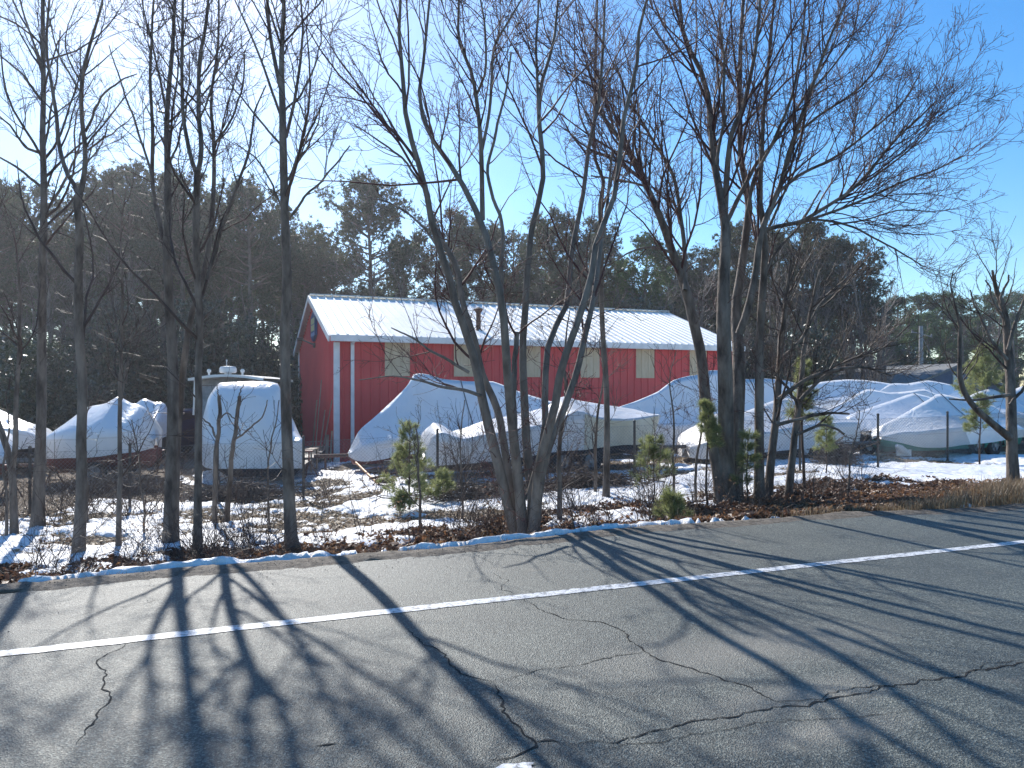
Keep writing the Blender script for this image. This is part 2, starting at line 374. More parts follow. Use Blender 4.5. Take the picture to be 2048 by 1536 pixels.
cracks = [
    ([(805, 1252), (840, 1290), (875, 1300), (905, 1330), (945, 1358), (990, 1367)], .008, .016), ([(990, 1367), (1000, 1395), (1010, 1430), (1050, 1455), (1072, 1485), (1060, 1500), (1025, 1510), (980, 1517)], .016, .022),
    ([(990, 1367), (1090, 1340), (1200, 1322), (1290, 1305)], .006, .010), ([(1045, 1193), (1075, 1220), (1130, 1240), (1200, 1245), (1245, 1268), (1280, 1300), (1310, 1315), (1400, 1345), (1490, 1372), (1550, 1402), (1600, 1410)], .009, .018),
    ([(1120, 1485), (1230, 1484), (1330, 1462), (1440, 1438), (1560, 1414), (1610, 1409), (1700, 1390), (1790, 1368), (1900, 1352), (2048, 1330), (2200, 1308)], .016, .02),
    ([(1072, 1485), (1120, 1485)], .016, .016), ([(1530, 1402), (1640, 1398), (1690, 1380), (1750, 1373), (1810, 1377)], .006, .012), ([(1900, 1352), (1960, 1330), (2048, 1318)], .005, .01),
    ([(265, 1278), (240, 1300), (205, 1320), (215, 1345), (205, 1365), (218, 1385), (228, 1400), (205, 1430), (180, 1455), (160, 1490)], .008, .014),
    ([(632, 1493), (672, 1482)], .022, .018), ([(1500, 1165), (1600, 1180), (1800, 1200), (1950, 1213)], .006, .004), ([(980, 1145), (1015, 1160), (1005, 1180), (1040, 1192)], .006, .008),
    ([(1180, 1500), (1300, 1480), (1500, 1450), (1700, 1428), (1850, 1418)], .008, .005), ([(100, 1245), (180, 1225), (300, 1205), (330, 1198)], .004, .006), ([(700, 1130), (730, 1160), (720, 1180)], .004, .006)]
CV, CF = [], []
for k, (pts, a, b_) in enumerate(cracks):
    v, f = crack_strip(pts, a, b_, k); o = len(CV); CV += v; CF += [tuple(o + i for i in q) for q in f]
V0 = np.array(RV.reshape(-1, 3)); Q0 = grid_faces(nr, nc)
V1 = np.array([tuple(v) for v in CV]); Q1 = np.array(CF) + len(V0)
me2 = np_mesh('road', np.concatenate([V0, V1]), np.concatenate([Q0, Q1]), matidx=[0] * len(Q0) + [1] * len(Q1))
me2.materials.append(M['asphalt']); me2.materials.append(M['crack'])
rq_ok.data = me2; bpy.data.meshes.remove(me_r)

# edge line: worn white paint, 4 mm proud
lx = np.concatenate([np.arange(-200, -6, 4.0), np.arange(-6, 12, 0.02), np.arange(12, 300, 4.0)])
wa = (fbm(lx * 14, lx * 0, 31) - 0.5) * 0.018; wb = (fbm(lx * 14, lx * 0 + 9, 32) - 0.5) * 0.018
LV = np.array([np.stack([lx, 5.85 + SL * lx + (-0.062) / CN + wa, np.full_like(lx, 0.004)], -1), np.stack([lx, 5.85 + SL * lx + 0.062 / CN + wb, np.full_like(lx, 0.004)], -1)])
LV[:, :, 1] += 0.035 * np.sin(lx * 0.16)
tag(link('road_marking', np_mesh('road_marking', LV.reshape(-1, 3), grid_faces(2, len(lx))), M['paint']), kind='structure')
# scrap of the old lane marking at the bottom of the picture
sp = [(990, 1536), (1006, 1527), (1030, 1527), (1050, 1524), (1069, 1525), (1062, 1530), (1064, 1536), (1085, 1536), (1080, 1560), (1000, 1560)]
P = [flat_pt(x, y, 0.006) for x, y in sp]; mb = MB(); mb.add(P, [tuple(range(len(P)))])
tag(mb.build('lane_marking', M['paint']), kind='structure')

# gravelly dirt strip where the asphalt crumbles away
sx = np.arange(-12, 24, 0.04)
ring = [(-0.12, -1), (-0.03, .006), (0.10, .016), (0.24, .014), (0.38, -0.02)]
SV = []
for j, (u, hz) in enumerate(ring):
    uu = u + (fbm(sx * 3, sx * 0 + j * 3.3, 40 + j) - 0.5) * 0.22 * (1.3 if j == 0 else 0.8)
    y = 7.78 + SL * sx + (edge_wave(sx) + uu) / CN
    z = (hz if j else -0.01) + (fbm(sx * 9, sx * 0 + j, 50) - 0.5) * 0.02 * (j > 0)
    if j == 0: z = z * 0 - 0.006
    if j == len(ring) - 1: z = ground_h(sx, y) - 0.03
    SV.append(np.stack([sx, y, z], -1))
SV = np.array(SV)
tag(link('dirt_shoulder', np_mesh('dirt_shoulder', SV.reshape(-1, 3), grid_faces(len(ring), len(sx)), smooth=True), M['grit']), kind='structure')

# snow: a sheet that rises through the ground where snow lies
blobs = []   # (px, py, radius x m, radius y m, weight): + snow, - bare
def gblob(px, py, rx, ry, w): p = on_ground(px, py); blobs.append((p.x, p.y, rx, ry, w))
for a in [(200, 990, 2.6, 1.1, -1.3), (40, 985, 1.2, 1.0, -.7), (660, 985, 0.9, 0.6, -.6), (640, 1065, 0.5, .3, -.5), (470, 985, 1.2, 0.9, -.5), (150, 1060, 1.0, 0.35, .5), (320, 1000, .8, .8, .3),
          (260, 1040, 2.0, 0.35, .35), (900, 1000, 1.3, .8, .6), (760, 1010, .9, .6, .5), (1900, 950, 3.0, 1.6, 1.2), (2030, 970, 1.4, 1.2, .0), (1300, 975, 2.5, 1.0, .5), (1640, 930, 3.0, 0.8, .7), (1450, 950, 2, 1.2, .35),
          (1650, 1015, 2.6, 1.0, -1.2), (1850, 1010, 2.6, .8, -1.2), (2040, 995, 2.5, 1.0, -1.3), (1450, 1035, 1.2, .8, -1.2), (1320, 1060, .8, .5, -.2), (850, 1070, .5, .4, -.4), (700, 1075, .8, .3, .5), (1040, 1060, .7, .6, -.6), (540, 1060, .8, .5, -.3),
          (400, 925, 2.5, 1.0, .7), (250, 935, 1.3, .7, .5), (60, 955, 1.8, .6, .5), (700, 935, 1.0, 1.0, -.2), (1150, 1000, 1.2, 1.5, .25), (870, 1055, .9, .35, .8), (1170, 1045, 1.0, .4, .9), (1270, 1035, .9, .4, .8), (740, 1085, .8, .3, .6), (430, 1090, 1.0, .3, .5), (60, 1120, 1.2, .35, .7)]: gblob(*a)
def snow_field(X, Y):
    u = edge_u(X, Y)
    f = 0.10 + (fbm(X * 0.9 + 40, Y * 1.3 + 11, 61, 5, 0.55) - 0.5) * 3.0 + (fbm(X * 4, Y * 5, 66, 4, 0.6) - 0.5) * 1.5
    for bx, by, rx, ry, w in blobs: f = f + w * np.exp(-((X - bx) / rx) ** 2 - ((Y - by) / ry) ** 2)
    edge = np.exp(-((u - 0.50 - 0.35 * (fbm(X * 1.2, Y * 0 + 2, 70) - 0.5)) / 0.16) ** 2) * (1 - sstep(2.4, 3.6, X))
    f = f + edge * 2.2 * (sstep(0.38, 0.6, fbm(X * 1.3, X * 0 + 5, 71, 5, .6)) - .3) + edge * (fbm(X * 9, Y * 9, 72) - .5) * 4.5
    f = f - 6 * (1 - sstep(0.2, 0.40, u + (fbm(X * 3, Y * 3, 74) - .5) * .3)) - 0.6 * sstep(12, 25, u)
    return f
nx = np.arange(-9, 14.5, 0.045); ny = np.concatenate([np.arange(5.0, 14, 0.035), np.arange(14, 30, 0.09)])
SX, SY = np.meshgrid(nx, ny, indexing='ij'); SF = snow_field(SX, SY)
u_ = edge_u(SX, SY)
rim = (0.0 + 0.10 * (fbm(SX * 4, SY * 4, 73) - .3)) * np.exp(-((u_ - 0.47) / 0.15) ** 2) * (1 - sstep(2.4, 3.6, SX))
gz = ground_h(SX, SY)
SZ = gz + np.clip(SF * 0.14, -0.05, 0.065) + rim * (SF > 0) + (fbm(SX * 12, SY * 12, 77) - 0.5) * 0.03 * (SF > 0) - 0.004
keep = SF > -0.5
qf = grid_faces(len(nx), len(ny)); kk = keep.ravel()
qf = qf[kk[qf].any(1)]
used = np.zeros(kk.size, bool); used[qf.ravel()] = True; remap = np.cumsum(used) - 1
SVv = np.stack([SX, SY, SZ], -1).reshape(-1, 3)[used]
snow = link('snow', np_mesh('snow', SVv, remap[qf], smooth=True), M['snow']); tag(snow, kind='structure')

# ------------------------------------------------------------------ loose cover on the ground (uncountable)
def scatter_quads(pos, size, tilt, rng, asp=0.6, curl=0.25):
    """bent leaf: two triangles pairs folded on the midrib"""
    n = len(pos); yaw = rng.uniform(0, 2 * np.pi, n); tl = rng.normal(0, tilt, (n, 2)); s = size
    a = np.stack([np.cos(yaw), np.sin(yaw), tl[:, 0]], -1); a /= np.linalg.norm(a, axis=1)[:, None]
    b = np.stack([-np.sin(yaw), np.cos(yaw), tl[:, 1]], -1); b /= np.linalg.norm(b, axis=1)[:, None]
    c = np.cross(a, b); a *= s[:, None]; b *= (s * asp)[:, None]; c *= (s * curl * rng.uniform(-.5, 1.5, n))[:, None]
    V = np.stack([pos - a, pos - b * .9 + c, pos + a, pos + b * .9 + c], 1)      # diamond with lifted sides
    i = np.arange(n)[:, None] * 4
    T = np.concatenate([i + np.array([0, 1, 2]), i + np.array([0, 2, 3])], 1).reshape(-1, 3)
    return V.reshape(-1, 3), T
rng = np.random.default_rng(3)
def leaf_field(n, xr, ur, seed, thr=0.15, keep_snow=0.12, clump=True):
    rg = np.random.default_rng(seed)
    X = rg.uniform(*xr, n); u = rg.uniform(*ur, n); Y = 7.78 + SL * X + (edge_wave(X) + u) / CN
    f = snow_field(X, Y); ok = (f < thr) | (rg.random(n) < keep_snow)
    if clump: ok &= fbm(X * 2.2, Y * 2.2, 81) + rg.normal(0, .08, n) > 0.42
    return X[ok], Y[ok]
X1, Y1 = leaf_field(150000, (-8.5, 9), (0.5, 4.2), 5, thr=0.3)
Z1 = ground_h(X1, Y1) + rng.uniform(0.0, 1, len(X1)) * (.03 + .16 * np.clip(fbm(X1 * 2.2, Y1 * 2.2, 81) - .45, 0, 1) * 2)
V, T = scatter_quads(np.stack([X1, Y1, Z1], -1), rng.uniform(.022, .06, len(X1)), 0.7, rng)
tag(link('leaf_litter', np_mesh('leaf_litter', V, T=T), M['leaf']), 'brown fallen leaves scattered over the snowy verge and ditch', 'fallen leaves', kind='stuff')
X2, Y2 = leaf_field(80000, (-10, 13), (4.0, 12.5), 6, thr=0.1, keep_snow=0.03, clump=False)
Z2 = ground_h(X2, Y2) + rng.uniform(0.0, 0.025, len(X2))
V, T = scatter_quads(np.stack([X2, Y2, Z2], -1), rng.uniform(.02, .05, len(X2)), 0.35, rng)
tag(link('straw_litter', np_mesh('straw_litter', V, T=T), M['mulch']), 'pale dry leaves and straw over the bare ground of the boat yard', 'leaf litter', kind='stuff')
X4, Y4 = leaf_field(34000, (-8.5, 3), (0.6, 3.4), 18, thr=0.2)
V, T = scatter_quads(np.stack([X4, Y4, ground_h(X4, Y4) + rng.uniform(0, .12, len(X4))], -1), rng.uniform(.025, .06, len(X4)), 0.7, rng)
tag(link('oak_leaves', np_mesh('oak_leaves', V, T=T), M['deadleaf']), 'orange brown oak leaves among the dark litter left of the big maple', 'fallen leaves', kind='stuff')
X3, Y3 = leaf_field(16000, (2.2, 12), (0.5, 3.0), 8, thr=9, keep_snow=1, clump=False)
Z3 = ground_h(X3, Y3) + rng.uniform(0, .1, len(X3))
V, T = scatter_quads(np.stack([X3, Y3, Z3], -1), rng.uniform(.025, .05, len(X3)), 0.6, rng)
tag(link('leaf_drift', np_mesh('leaf_drift', V, T=T), M['deadleaf']), 'rusty drift of dead leaves on the bank right of the big maple', 'fallen leaves', kind='stuff')
def blades(X, Y, H, seed, bend=0.5, w=0.004):
    rg = np.random.default_rng(seed); n = len(X); z = ground_h(X, Y) - 0.01; yaw = rg.uniform(0, 2 * np.pi, n); be = rg.uniform(0.1, 1, n) * bend * H
    d = np.stack([np.cos(yaw), np.sin(yaw), np.zeros(n)], -1); s = np.stack([-np.sin(yaw), np.cos(yaw), np.zeros(n)], -1) * w
    p0 = np.stack([X, Y, z], -1); p1 = p0 + d * (be * .3)[:, None]; p1[:, 2] += H * .6; p2 = p0 + d * be[:, None]; p2[:, 2] += H
    V = np.stack([p0 - s, p0 + s, p1 + s * .8, p1 - s * .8, p2], 1); i = np.arange(n)[:, None] * 5
    return V.reshape(-1, 3), (i + np.array([0, 1, 2, 3])), (i + np.array([3, 2, 4]))
n = 26000; X = rng.uniform(3.4, 13, n); u = np.abs(rng.normal(0.55, 0.42, n)) + 0.18; Y = 7.78 + SL * X + (edge_wave(X) + u) / CN
ok = (rng.random(n) < sstep(3.2, 6.5, X) + .12) & (fbm(X * 2, Y * 2, 85) > 0.38); X, Y, u = X[ok], Y[ok], u[ok]
V, Q, T = blades(X, Y, rng.uniform(.07, .32, len(X)) * (0.45 + 0.75 * sstep(5, 8, X)), 4)
tag(link('dry_grass', np_mesh('dry_grass', V, Q, T), M['straw']), 'dry tan grass and weeds along the right road edge', 'dry grass', kind='stuff')
n = 9000; X = rng.uniform(-9, 6, n); u = rng.normal(0.42, 0.14, n); Y = 7.78 + SL * X + (edge_wave(X) + u) / CN
ok = (u > .15) & (fbm(X * 1.5, Y * 1.5, 88) > 0.5); V, Q, T = blades(X[ok], Y[ok], rng.uniform(.02, .07, ok.sum()), 6, 1.2, .003)
tag(link('verge_grass', np_mesh('verge_grass', V, Q, T), M['straw']), 'short flattened grass along the left edge of the asphalt', 'dry grass', kind='stuff')

# grit, bark crumbs and small stones washed onto the asphalt
n = 2600; X = rng.uniform(-8, 11, n); u = 0.12 - np.abs(rng.exponential(.22, n)); Y = 7.78 + SL * X + (edge_wave(X) + u) / CN; r_ = rng.uniform(.002, .007, n)
C_ = np.stack([X, Y, r_ * .4 + .002 + (u > -.2) * .018], -1); off = np.array([[1, 0, 0], [-.5, .8, .1], [-.4, -.9, 0], [0, 0, .9], [0, 0, -.5]]); V = C_[:, None, :] + off[None] * r_[:, None, None] * rng.uniform(.6, 1.3, (n, 5, 1))
T = (np.arange(n)[:, None, None] * 5 + np.array([[0, 1, 3], [1, 2, 3], [2, 0, 3], [1, 0, 4], [2, 1, 4], [0, 2, 4]])[None]).reshape(-1, 3)
tag(link('road_grit', np_mesh('road_grit', V.reshape(-1, 3), T=T), M['grit']), 'small stones and crumbs along the crumbling asphalt edge', 'grit', kind='stuff')
# ------------------------------------------------------------------ red barn
def wall_mat(name, c, c2, rough=0.4):
    m = noise_mat(name, c, c2, 0.9, rough, 0.12, 6, detail=6, contrast=(0.3, 0.7)); return m
M['redwall'] = wall_mat('red_steel_siding', (0.50, 0.030, 0.038), (0.60, 0.045, 0.052), 0.45)
M['whitemetal'] = noise_mat('white_painted_steel', (0.62, 0.63, 0.64), (0.78, 0.79, 0.80), 3, 0.4, 0.05, 20)
M['roof'] = noise_mat('white_steel_roof', (0.76, 0.75, 0.71), (0.86, 0.86, 0.83), 1.6, 0.52, 0.06, 9, spec=0.9, stretch=(1, 1, 1))
M['panel'] = noise_mat('khaki_fibreglass', (0.46, 0.365, 0.235), (0.56, 0.46, 0.32), 6, 0.5, 0.1, 20, stretch=(1, 1, 0.25))
M['darkmetal'] = noise_mat('dark_metal', (0.03, 0.03, 0.032), (0.07, 0.065, 0.06), 6, 0.5, 0.2)
M['rust'] = noise_mat('rusty_steel', (0.06, 0.03, 0.02), (0.16, 0.07, 0.045), 9, 0.8, 0.4)
M['galv'] = noise_mat('galvanised_steel', (0.16, 0.165, 0.17), (0.28, 0.285, 0.29), 12, 0.45, 0.1, spec=0.6)
M['blue'] = noise_mat('blue_sign_face', (0.012, 0.06, 0.19), (0.02, 0.085, 0.25), 5, 0.35)
M['yellow'] = noise_mat('sign_lettering_yellow', (0.55, 0.50, 0.22), (0.7, 0.66, 0.36), 12, 0.5)
M['paleblue'] = noise_mat('sign_lettering_pale', (0.3, 0.38, 0.55), (0.42, 0.5, 0.66), 12, 0.5)
M['wood'] = noise_mat('weathered_board', (0.16, 0.12, 0.09), (0.34, 0.28, 0.21), 5, 0.8, 0.4, 30, stretch=(1, 1, 0.2))
M['orangewood'] = noise_mat('orange_pole', (0.4, 0.16, 0.03), (0.55, 0.25, 0.06), 8, 0.6)

TH = R(68.0); D = Vector((math.sin(TH), math.cos(TH), 0)); NN = Vector((-D.y, D.x, 0)); UP = Vector((0, 0, 1))
C0 = Vector((-5.65, 23.96, 0)); BL, BW, HE, HR, GB = 15.72, 10.0, 3.48, 5.24, -0.8
barn = thing('red_barn', 'long red metal barn with a white ribbed roof and khaki wall panels', 'barn', (C0.x, C0.y, GB))
def bp_(s, t, h): return C0 + D * s + NN * t + UP * h
def ribbed_wall(o, a, L, topf, step, mb, out, rib=0.03, base=GB, start=0.0):
    """vertical ribs every step; out = outward normal"""
    xs = [start]; prof = []; x = start
    while x < L - 1e-6:
        nxt = min(x + step, L)
        for dx, dz in ((0, 0), (step - .09, 0), (step - .065, rib), (step - .025, rib)):
            if x + dx < L: prof.append((x + dx, dz))
        x = nxt
    prof.append((L, 0)); V = []; Fs = []
    for (q, dz) in prof:
        p = o + a * q + out * dz
        V.append(Vector((p.x, p.y, base))); V.append(Vector((p.x, p.y, topf(q))))
    for i in range(len(prof) - 1): Fs.append((2 * i, 2 * i + 2, 2 * i + 3, 2 * i + 1))
    mb.add(V, Fs)
slope = (HR - HE) / (BW / 2)
mb = MB(); ribbed_wall(C0, D, BL, lambda q: HE, 0.30, mb, -NN); mb.build('front_wall', M['redwall'], barn)
mb = MB(); ribbed_wall(C0, NN, BW, lambda q: HE + slope * min(q, BW - q), 0.30, mb, -D); mb.build('gable_wall', M['redwall'], barn)
mb = MB(); ribbed_wall(bp_(BL, 0, 0), NN, BW, lambda q: HE + slope * min(q, BW - q), 0.6, mb, D); mb.build('gable_wall', M['redwall'], barn)
mb = MB(); ribbed_wall(bp_(0, BW, 0), D, BL, lambda q: HE, 0.6, mb, NN); mb.build('rear_wall', M['redwall'], barn)
# roof: two ribbed slopes with thickness
def roof_slope(sgn):
    mb = MB(); over = 0.28; st = 0.3; n = int((BL + 0.5) / st); prof = []
    for i in range(n + 1):
        x = -0.2 + i * st
        prof += [(x, 0), (x + .21, 0), (x + .235, .04), (x + .275, .04)]
    prof = [p for p in prof if p[0] < BL + 0.12] + [(BL + 0.12, 0)]
    V = []; Fs = []
    te = -over if sgn > 0 else BW + over; tr = BW / 2
    he = HE - slope * over + .06; hr = HR + .06
    for (x, dz) in prof:
        for k in range(2):
            V.append(bp_(x, te, he + dz - 0.05 * k)); V.append(bp_(x, tr, hr + dz - 0.05 * k))
    for i in range(len(prof) - 1):
        a = 4 * i; b = a + 4
        Fs += [(a, b, b + 1, a + 1), (a + 2, a + 3, b + 3, b + 2), (a, a + 2, b + 2, b)]
    mb.add(V, Fs); return mb.build('roof', M['roof'], barn)
rf = roof_slope(1); roof_slope(-1)
mb = MB(); mb.box(bp_(BL / 2 - .04, BW / 2, HR + .115), BL / 2 + .15, .16, .012, rz=math.pi / 2 - TH); mb.build('ridge_cap', M['roof'], barn, bevel=.004)
# gutter and fascia along the eave
mb = MB(); mb.box(bp_(BL / 2 - .04, -0.36, HE - .145), BL / 2 + .15, .07, .10, rz=math.pi / 2 - TH); mb.build('gutter', M['whitemetal'], barn, bevel=.01)
mb = MB()
for s in (-0.205,):                                           # rake boards on the near gable
    for a, b in (((s, -.28), (s, BW / 2)), ((s, BW + .28), (s, BW / 2))):
        h0 = HE - slope * .28 - .06; mb.bar(bp_(a[0] - .03, a[1], h0), bp_(b[0] - .03, b[1], HR - .03), .045, .20)
mb.build('rake_board', M['whitemetal'], barn)
mb = MB()
for a in (-.28, BW + .28): mb.bar(bp_(BL + .14, a, HE - slope * .28 - .06), bp_(BL + .14, BW / 2, HR - .03), .045, .20)
mb.build('rake_board', M['whitemetal'], barn)
for (s, t, w) in ((-0.02, -0.045, .095),): mb = MB(); mb.box(bp_(s + .06, t, (HE - .26 + GB) / 2), w, .035, (HE - .26 - GB) / 2, rz=math.pi / 2 - TH); mb.build('corner_trim', M['whitemetal'], barn, bevel=.006)
mb = MB(); mb.box(bp_(BL - .06, -.045, (HE - .26 + GB) / 2), .08, .035, (HE - .26 - GB) / 2, rz=math.pi / 2 - TH); mb.build('corner_trim', M['whitemetal'], barn, bevel=.006)
mb = MB(); mb.box(bp_(-.045, BW - .06, (HE - .05 + GB) / 2), .035, .07, (HE - .05 - GB) / 2, rz=math.pi / 2 - TH); mb.build('corner_trim', M['whitemetal'], barn, bevel=.006)
def s_of(px, t=0.0):                                           # distance along the wall seen at a photo column
    r = (px - 1024) / F; q = C0 + NN * t
    return (r * q.y - q.x) / (D.x - r * D.y)
def downspout(s, bottom=GB + .05, lean=0):
    mb = MB(); y = -.085; mb.box(bp_(s, y, (HE - .24 + bottom) / 2), .055, .04, (HE - .24 - bottom) / 2, rz=math.pi / 2 - TH)
    mb.bar(bp_(s, -.36, HE - .22), bp_(s, y, HE - .32), .08, .07); mb.build('downspout', M['whitemetal'], barn, bevel=.006)
downspout(s_of(704)); downspout(BL - .02)
# translucent wall panels under the eave
for (xa, xb) in ((769, 819), (907, 952), (1040, 1080), (1160, 1198), (1271, 1307.5), (1378, 1412)):
    sa, sb = s_of(xa), s_of(xb); z = F_z = (C0 + D * sa).y; hb = CAMH + (HOR - 753) / F * z
    hb = 1.60 + (HOR - 752) / F * (C0 + D * s_of(795)).y
    mb = MB(); ribbed_wall(bp_(0, -.046, 0), D, sb, lambda q: HE - .06, 0.30, mb, -NN, .02, hb, sa)
    fr = mb.build('wall_panel', M['panel'], barn)
# stovepipe on the roof
s = s_of(955, 1.0); p = bp_(s, 0.9, HE + slope * .9)
mb = MB(); mb.lathe(p + UP * -.05, UP, [(0, .001), (0, .2), (.05, .19), (.14, .09), (.14, .085), (.75, .085), (.75, .06)]); mb.lathe(p + UP * .66, UP, [(.0, .001), (.0, .09), (.10, .16), (.13, .17), (.2, .04), (.2, .001)])
mb.build('flue_pipe', M['rust'], barn, smooth=False)
# sign on the gable: dark blue, hexagon-ended, two pale yellow lines and a paler line beneath
def gp(t, h, off): return C0 + NN * t + UP * h - D * (.03 + off)
sg = BW / 2 - .35; hs = 4.10
def hexa(w, h, tip, off0, off1, cz, cc):
    o = [(-w, -h), (0, -h - tip), (w, -h), (w, h), (0, h + tip), (-w, h)]; V = [gp(cc + a, cz + b, off0) for a, b in o] + [gp(cc + a, cz + b, off1) for a, b in o]
    return V, [tuple(range(6)), tuple(range(11, 5, -1))] + [(i, (i + 1) % 6, 6 + (i + 1) % 6, 6 + i) for i in range(6)]
sign = thing('wall_sign', 'dark blue pointed sign with pale yellow lettering high on the barn gable', 'sign', tuple(gp(sg, hs - .5, 0)))
v, f = hexa(.62, .36, .2, .0, .09, hs, sg); mb = MB(); mb.add(v, f); mb.build('sign_board', M['blue'], sign)
mb = MB(); rg = random.Random(2)
for row, (hz, hh, kk, mi) in enumerate(((hs + .2, .11, 5, 0), (hs - .06, .11, 6, 0), (hs - .3, .06, 8, 1))):
    for i in range(kk):                                      # unreadable block letters, five then six across
        w = .92 / kk; c = sg + .46 - w * (i + .5)
        for (dx, dz, a, b) in ((-.3, 0, .13, 1), (.3, 0, .13, 1), (0, rg.choice((.8, 0, -.8)), .42, .2)):
            q = gp(c + dx * w, hz + dz * hh, .093); mb.box(q, .006, a * w, b * hh, rz=math.pi / 2 - TH, mi=mi)
mb.build('lettering', [M['yellow'], M['paleblue']], sign)
lamp = thing('wall_lamp', 'dark floodlight on a bracket under the blue gable sign', 'lamp', tuple(gp(sg, hs - 1.0, 0)))
mb = MB(); mb.bar(gp(sg + .1, 3.42, 0), gp(sg + .35, 3.62, .45), .05); mb.build('bracket', M['darkmetal'], lamp)
mb = MB(); mb.box(gp(sg + .1, 3.4, .02), .03, .12, .09, rz=math.pi / 2 - TH); mb.box(gp(sg + .38, 3.64, .5), .12, .14, .05, rz=.3); mb.bar(gp(sg + .1, 3.4, .02), gp(sg + .38, 3.64, .5), .03); mb.build('lamp_head', M['darkmetal'], lamp, bevel=.01)

# grey shed far right
M['shingle'] = noise_mat('grey_shingles', (0.16, 0.16, 0.155), (0.25, 0.25, 0.24), 9, 0.8, 0.3, 30)
M['bluewall'] = noise_mat('blue_grey_siding', (0.07, 0.10, 0.17), (0.10, 0.14, 0.22), 3, 0.7, 0.2, stretch=(1, 1, 8))
Cp = world_pt(1912, 727, 42.0); ga = Vector((.9, .43, 0)).normalized(); ax_ = Vector((-ga.y, ga.x, 0)); hw = 4.15; zr = Cp.z; ze = 2.05; Ls = 13.0
base = Vector((Cp.x, Cp.y, 0)) - ga * hw
shed = thing('grey_shed', 'low grey roofed shed with blue grey gable behind the boats', 'shed', (base.x, base.y, -.4))
def sp_(s, t, h): return base + ax_ * s + ga * t + UP * h
mb = MB(); V = [sp_(-.3, -.35, ze - .12), sp_(Ls, -.35, ze - .12), sp_(Ls, hw, zr), sp_(-.3, hw, zr), sp_(-.3, 2 * hw + .35, ze - .12), sp_(Ls, 2 * hw + .35, ze - .12)]
V += [v - UP * .14 for v in V]; mb.add(V, [(0, 1, 2, 3), (3, 2, 5, 4), (6, 9, 8, 7), (9, 10, 11, 8), (0, 6, 7, 1), (0, 3, 9, 6), (3, 4, 10, 9), (4, 5, 11, 10), (1, 7, 8, 2), (2, 8, 11, 5)])
mb.build('roof', M['shingle'], shed)
mb = MB(); V = [sp_(0, 0, -.6), sp_(0, 2 * hw, -.6), sp_(0, 2 * hw, ze - .2), sp_(0, hw, zr - .17), sp_(0, 0, ze - .2), sp_(Ls - .3, 0, -.6), sp_(Ls - .3, 0, ze - .2), sp_(Ls - .3, 2 * hw, -.6), sp_(Ls - .3, 2 * hw, ze - .2), sp_(Ls - .3, hw, zr - .17)]
mb.add(V, [(0, 1, 2, 3, 4), (0, 4, 6, 5), (1, 7, 8, 2), (5, 6, 9, 8, 7)]); mb.build('wall', M['bluewall'], shed)
mb = MB(); mb.box(sp_(-.04, hw + .1, 2.3), .42, .03, .3, rz=math.atan2(ga.y, ga.x)); mb.build('vent', M['whitemetal'], shed)

# utility pole
p = world_pt(1842, 770, 50); top = world_pt(1839, 652, 50).z
pole = thing('utility_pole', 'pale wooden utility pole with short crossarm behind the grey shed', 'utility pole', (p.x, p.y, -.3))
M['polewood'] = noise_mat('pale_pole_wood', (0.28, 0.28, 0.28), (0.42, 0.42, 0.42), 4, 0.8, 0.3)
mb = MB(); mb.tube([(p.x, p.y, -.3), (p.x, p.y, top)], [.17, .12], 12); mb.build('pole', M['polewood'], pole)
mb = MB(); mb.bar((p.x - .65, p.y, top - .4), (p.x + .1, p.y, top - .5), .06); mb.bar((p.x, p.y, top - .5), (p.x + .75, p.y, top - .75), .05); mb.build('crossarm', M['polewood'], pole)
for dx, dz in ((-.6, -.38), (.1, -.45), (.7, -.7)): mb = MB(); mb.lathe((p.x + dx, p.y, top + dz), UP, [(0, .04), (.08, .06), (.16, .03), (.16, 0)], 8); mb.build('insulator', M['galv'], pole)
mb = MB(); mb.tube([(p.x + .05, p.y, top - .7), (p.x + 2.3, p.y + .2, 1.5)], .02, 4); mb.build('guy_wire', M['galv'], pole)

# ------------------------------------------------------------------ shrink-wrapped boats
def wrap_mat(name, c1, c2, rough=0.27, tr=0.16):
    m, n, b = mat_new(name)
    tc = N(n, 'ShaderNodeTexCoord'); t = N(n, 'ShaderNodeTexNoise', Scale=1.3, Detail=6.0, Roughness=0.6); n.links.new(tc.outputs['Object'], t.inputs['Vector'])
    cr = N(n, 'ShaderNodeValToRGB'); e = cr.color_ramp.elements; e[0].position = 0.3; e[1].position = 0.6; e[0].color = rgb(c1); e[1].color = rgb(c2)
    n.links.new(t.outputs['Fac'], cr.inputs[0]); n.links.new(cr.outputs[0], b.inputs['Base Color']); b.inputs['Roughness'].default_value = rough
    mp = N(n, 'ShaderNodeMapping'); mp.inputs['Scale'].default_value = (1.2, 1.2, 0.5); n.links.new(tc.outputs['Object'], mp.inputs[0])
    t2 = N(n, 'ShaderNodeTexNoise', Scale=2.2, Detail=4.0, Distortion=1.5); n.links.new(mp.outputs[0], t2.inputs['Vector'])
    bp = N(n, 'ShaderNodeBump', Strength=0.42, Distance=0.09); n.links.new(t2.outputs['Fac'], bp.inputs['Height']); n.links.new(bp.outputs[0], b.inputs['Normal'])
    trn = N(n, 'ShaderNodeBsdfTranslucent'); n.links.new(cr.outputs[0], trn.inputs[0]); mx = N(n, 'ShaderNodeMixShader'); mx.inputs[0].default_value = tr
    n.links.new(b.outputs[0], mx.inputs[1]); n.links.new(trn.outputs[0], mx.inputs[2]); n.links.new(mx.outputs[0], n.nodes['Material Output'].inputs[0]); return m
M['wrap'] = wrap_mat('white_shrink_wrap', (0.91, 0.91, 0.91), (0.96, 0.96, 0.96))
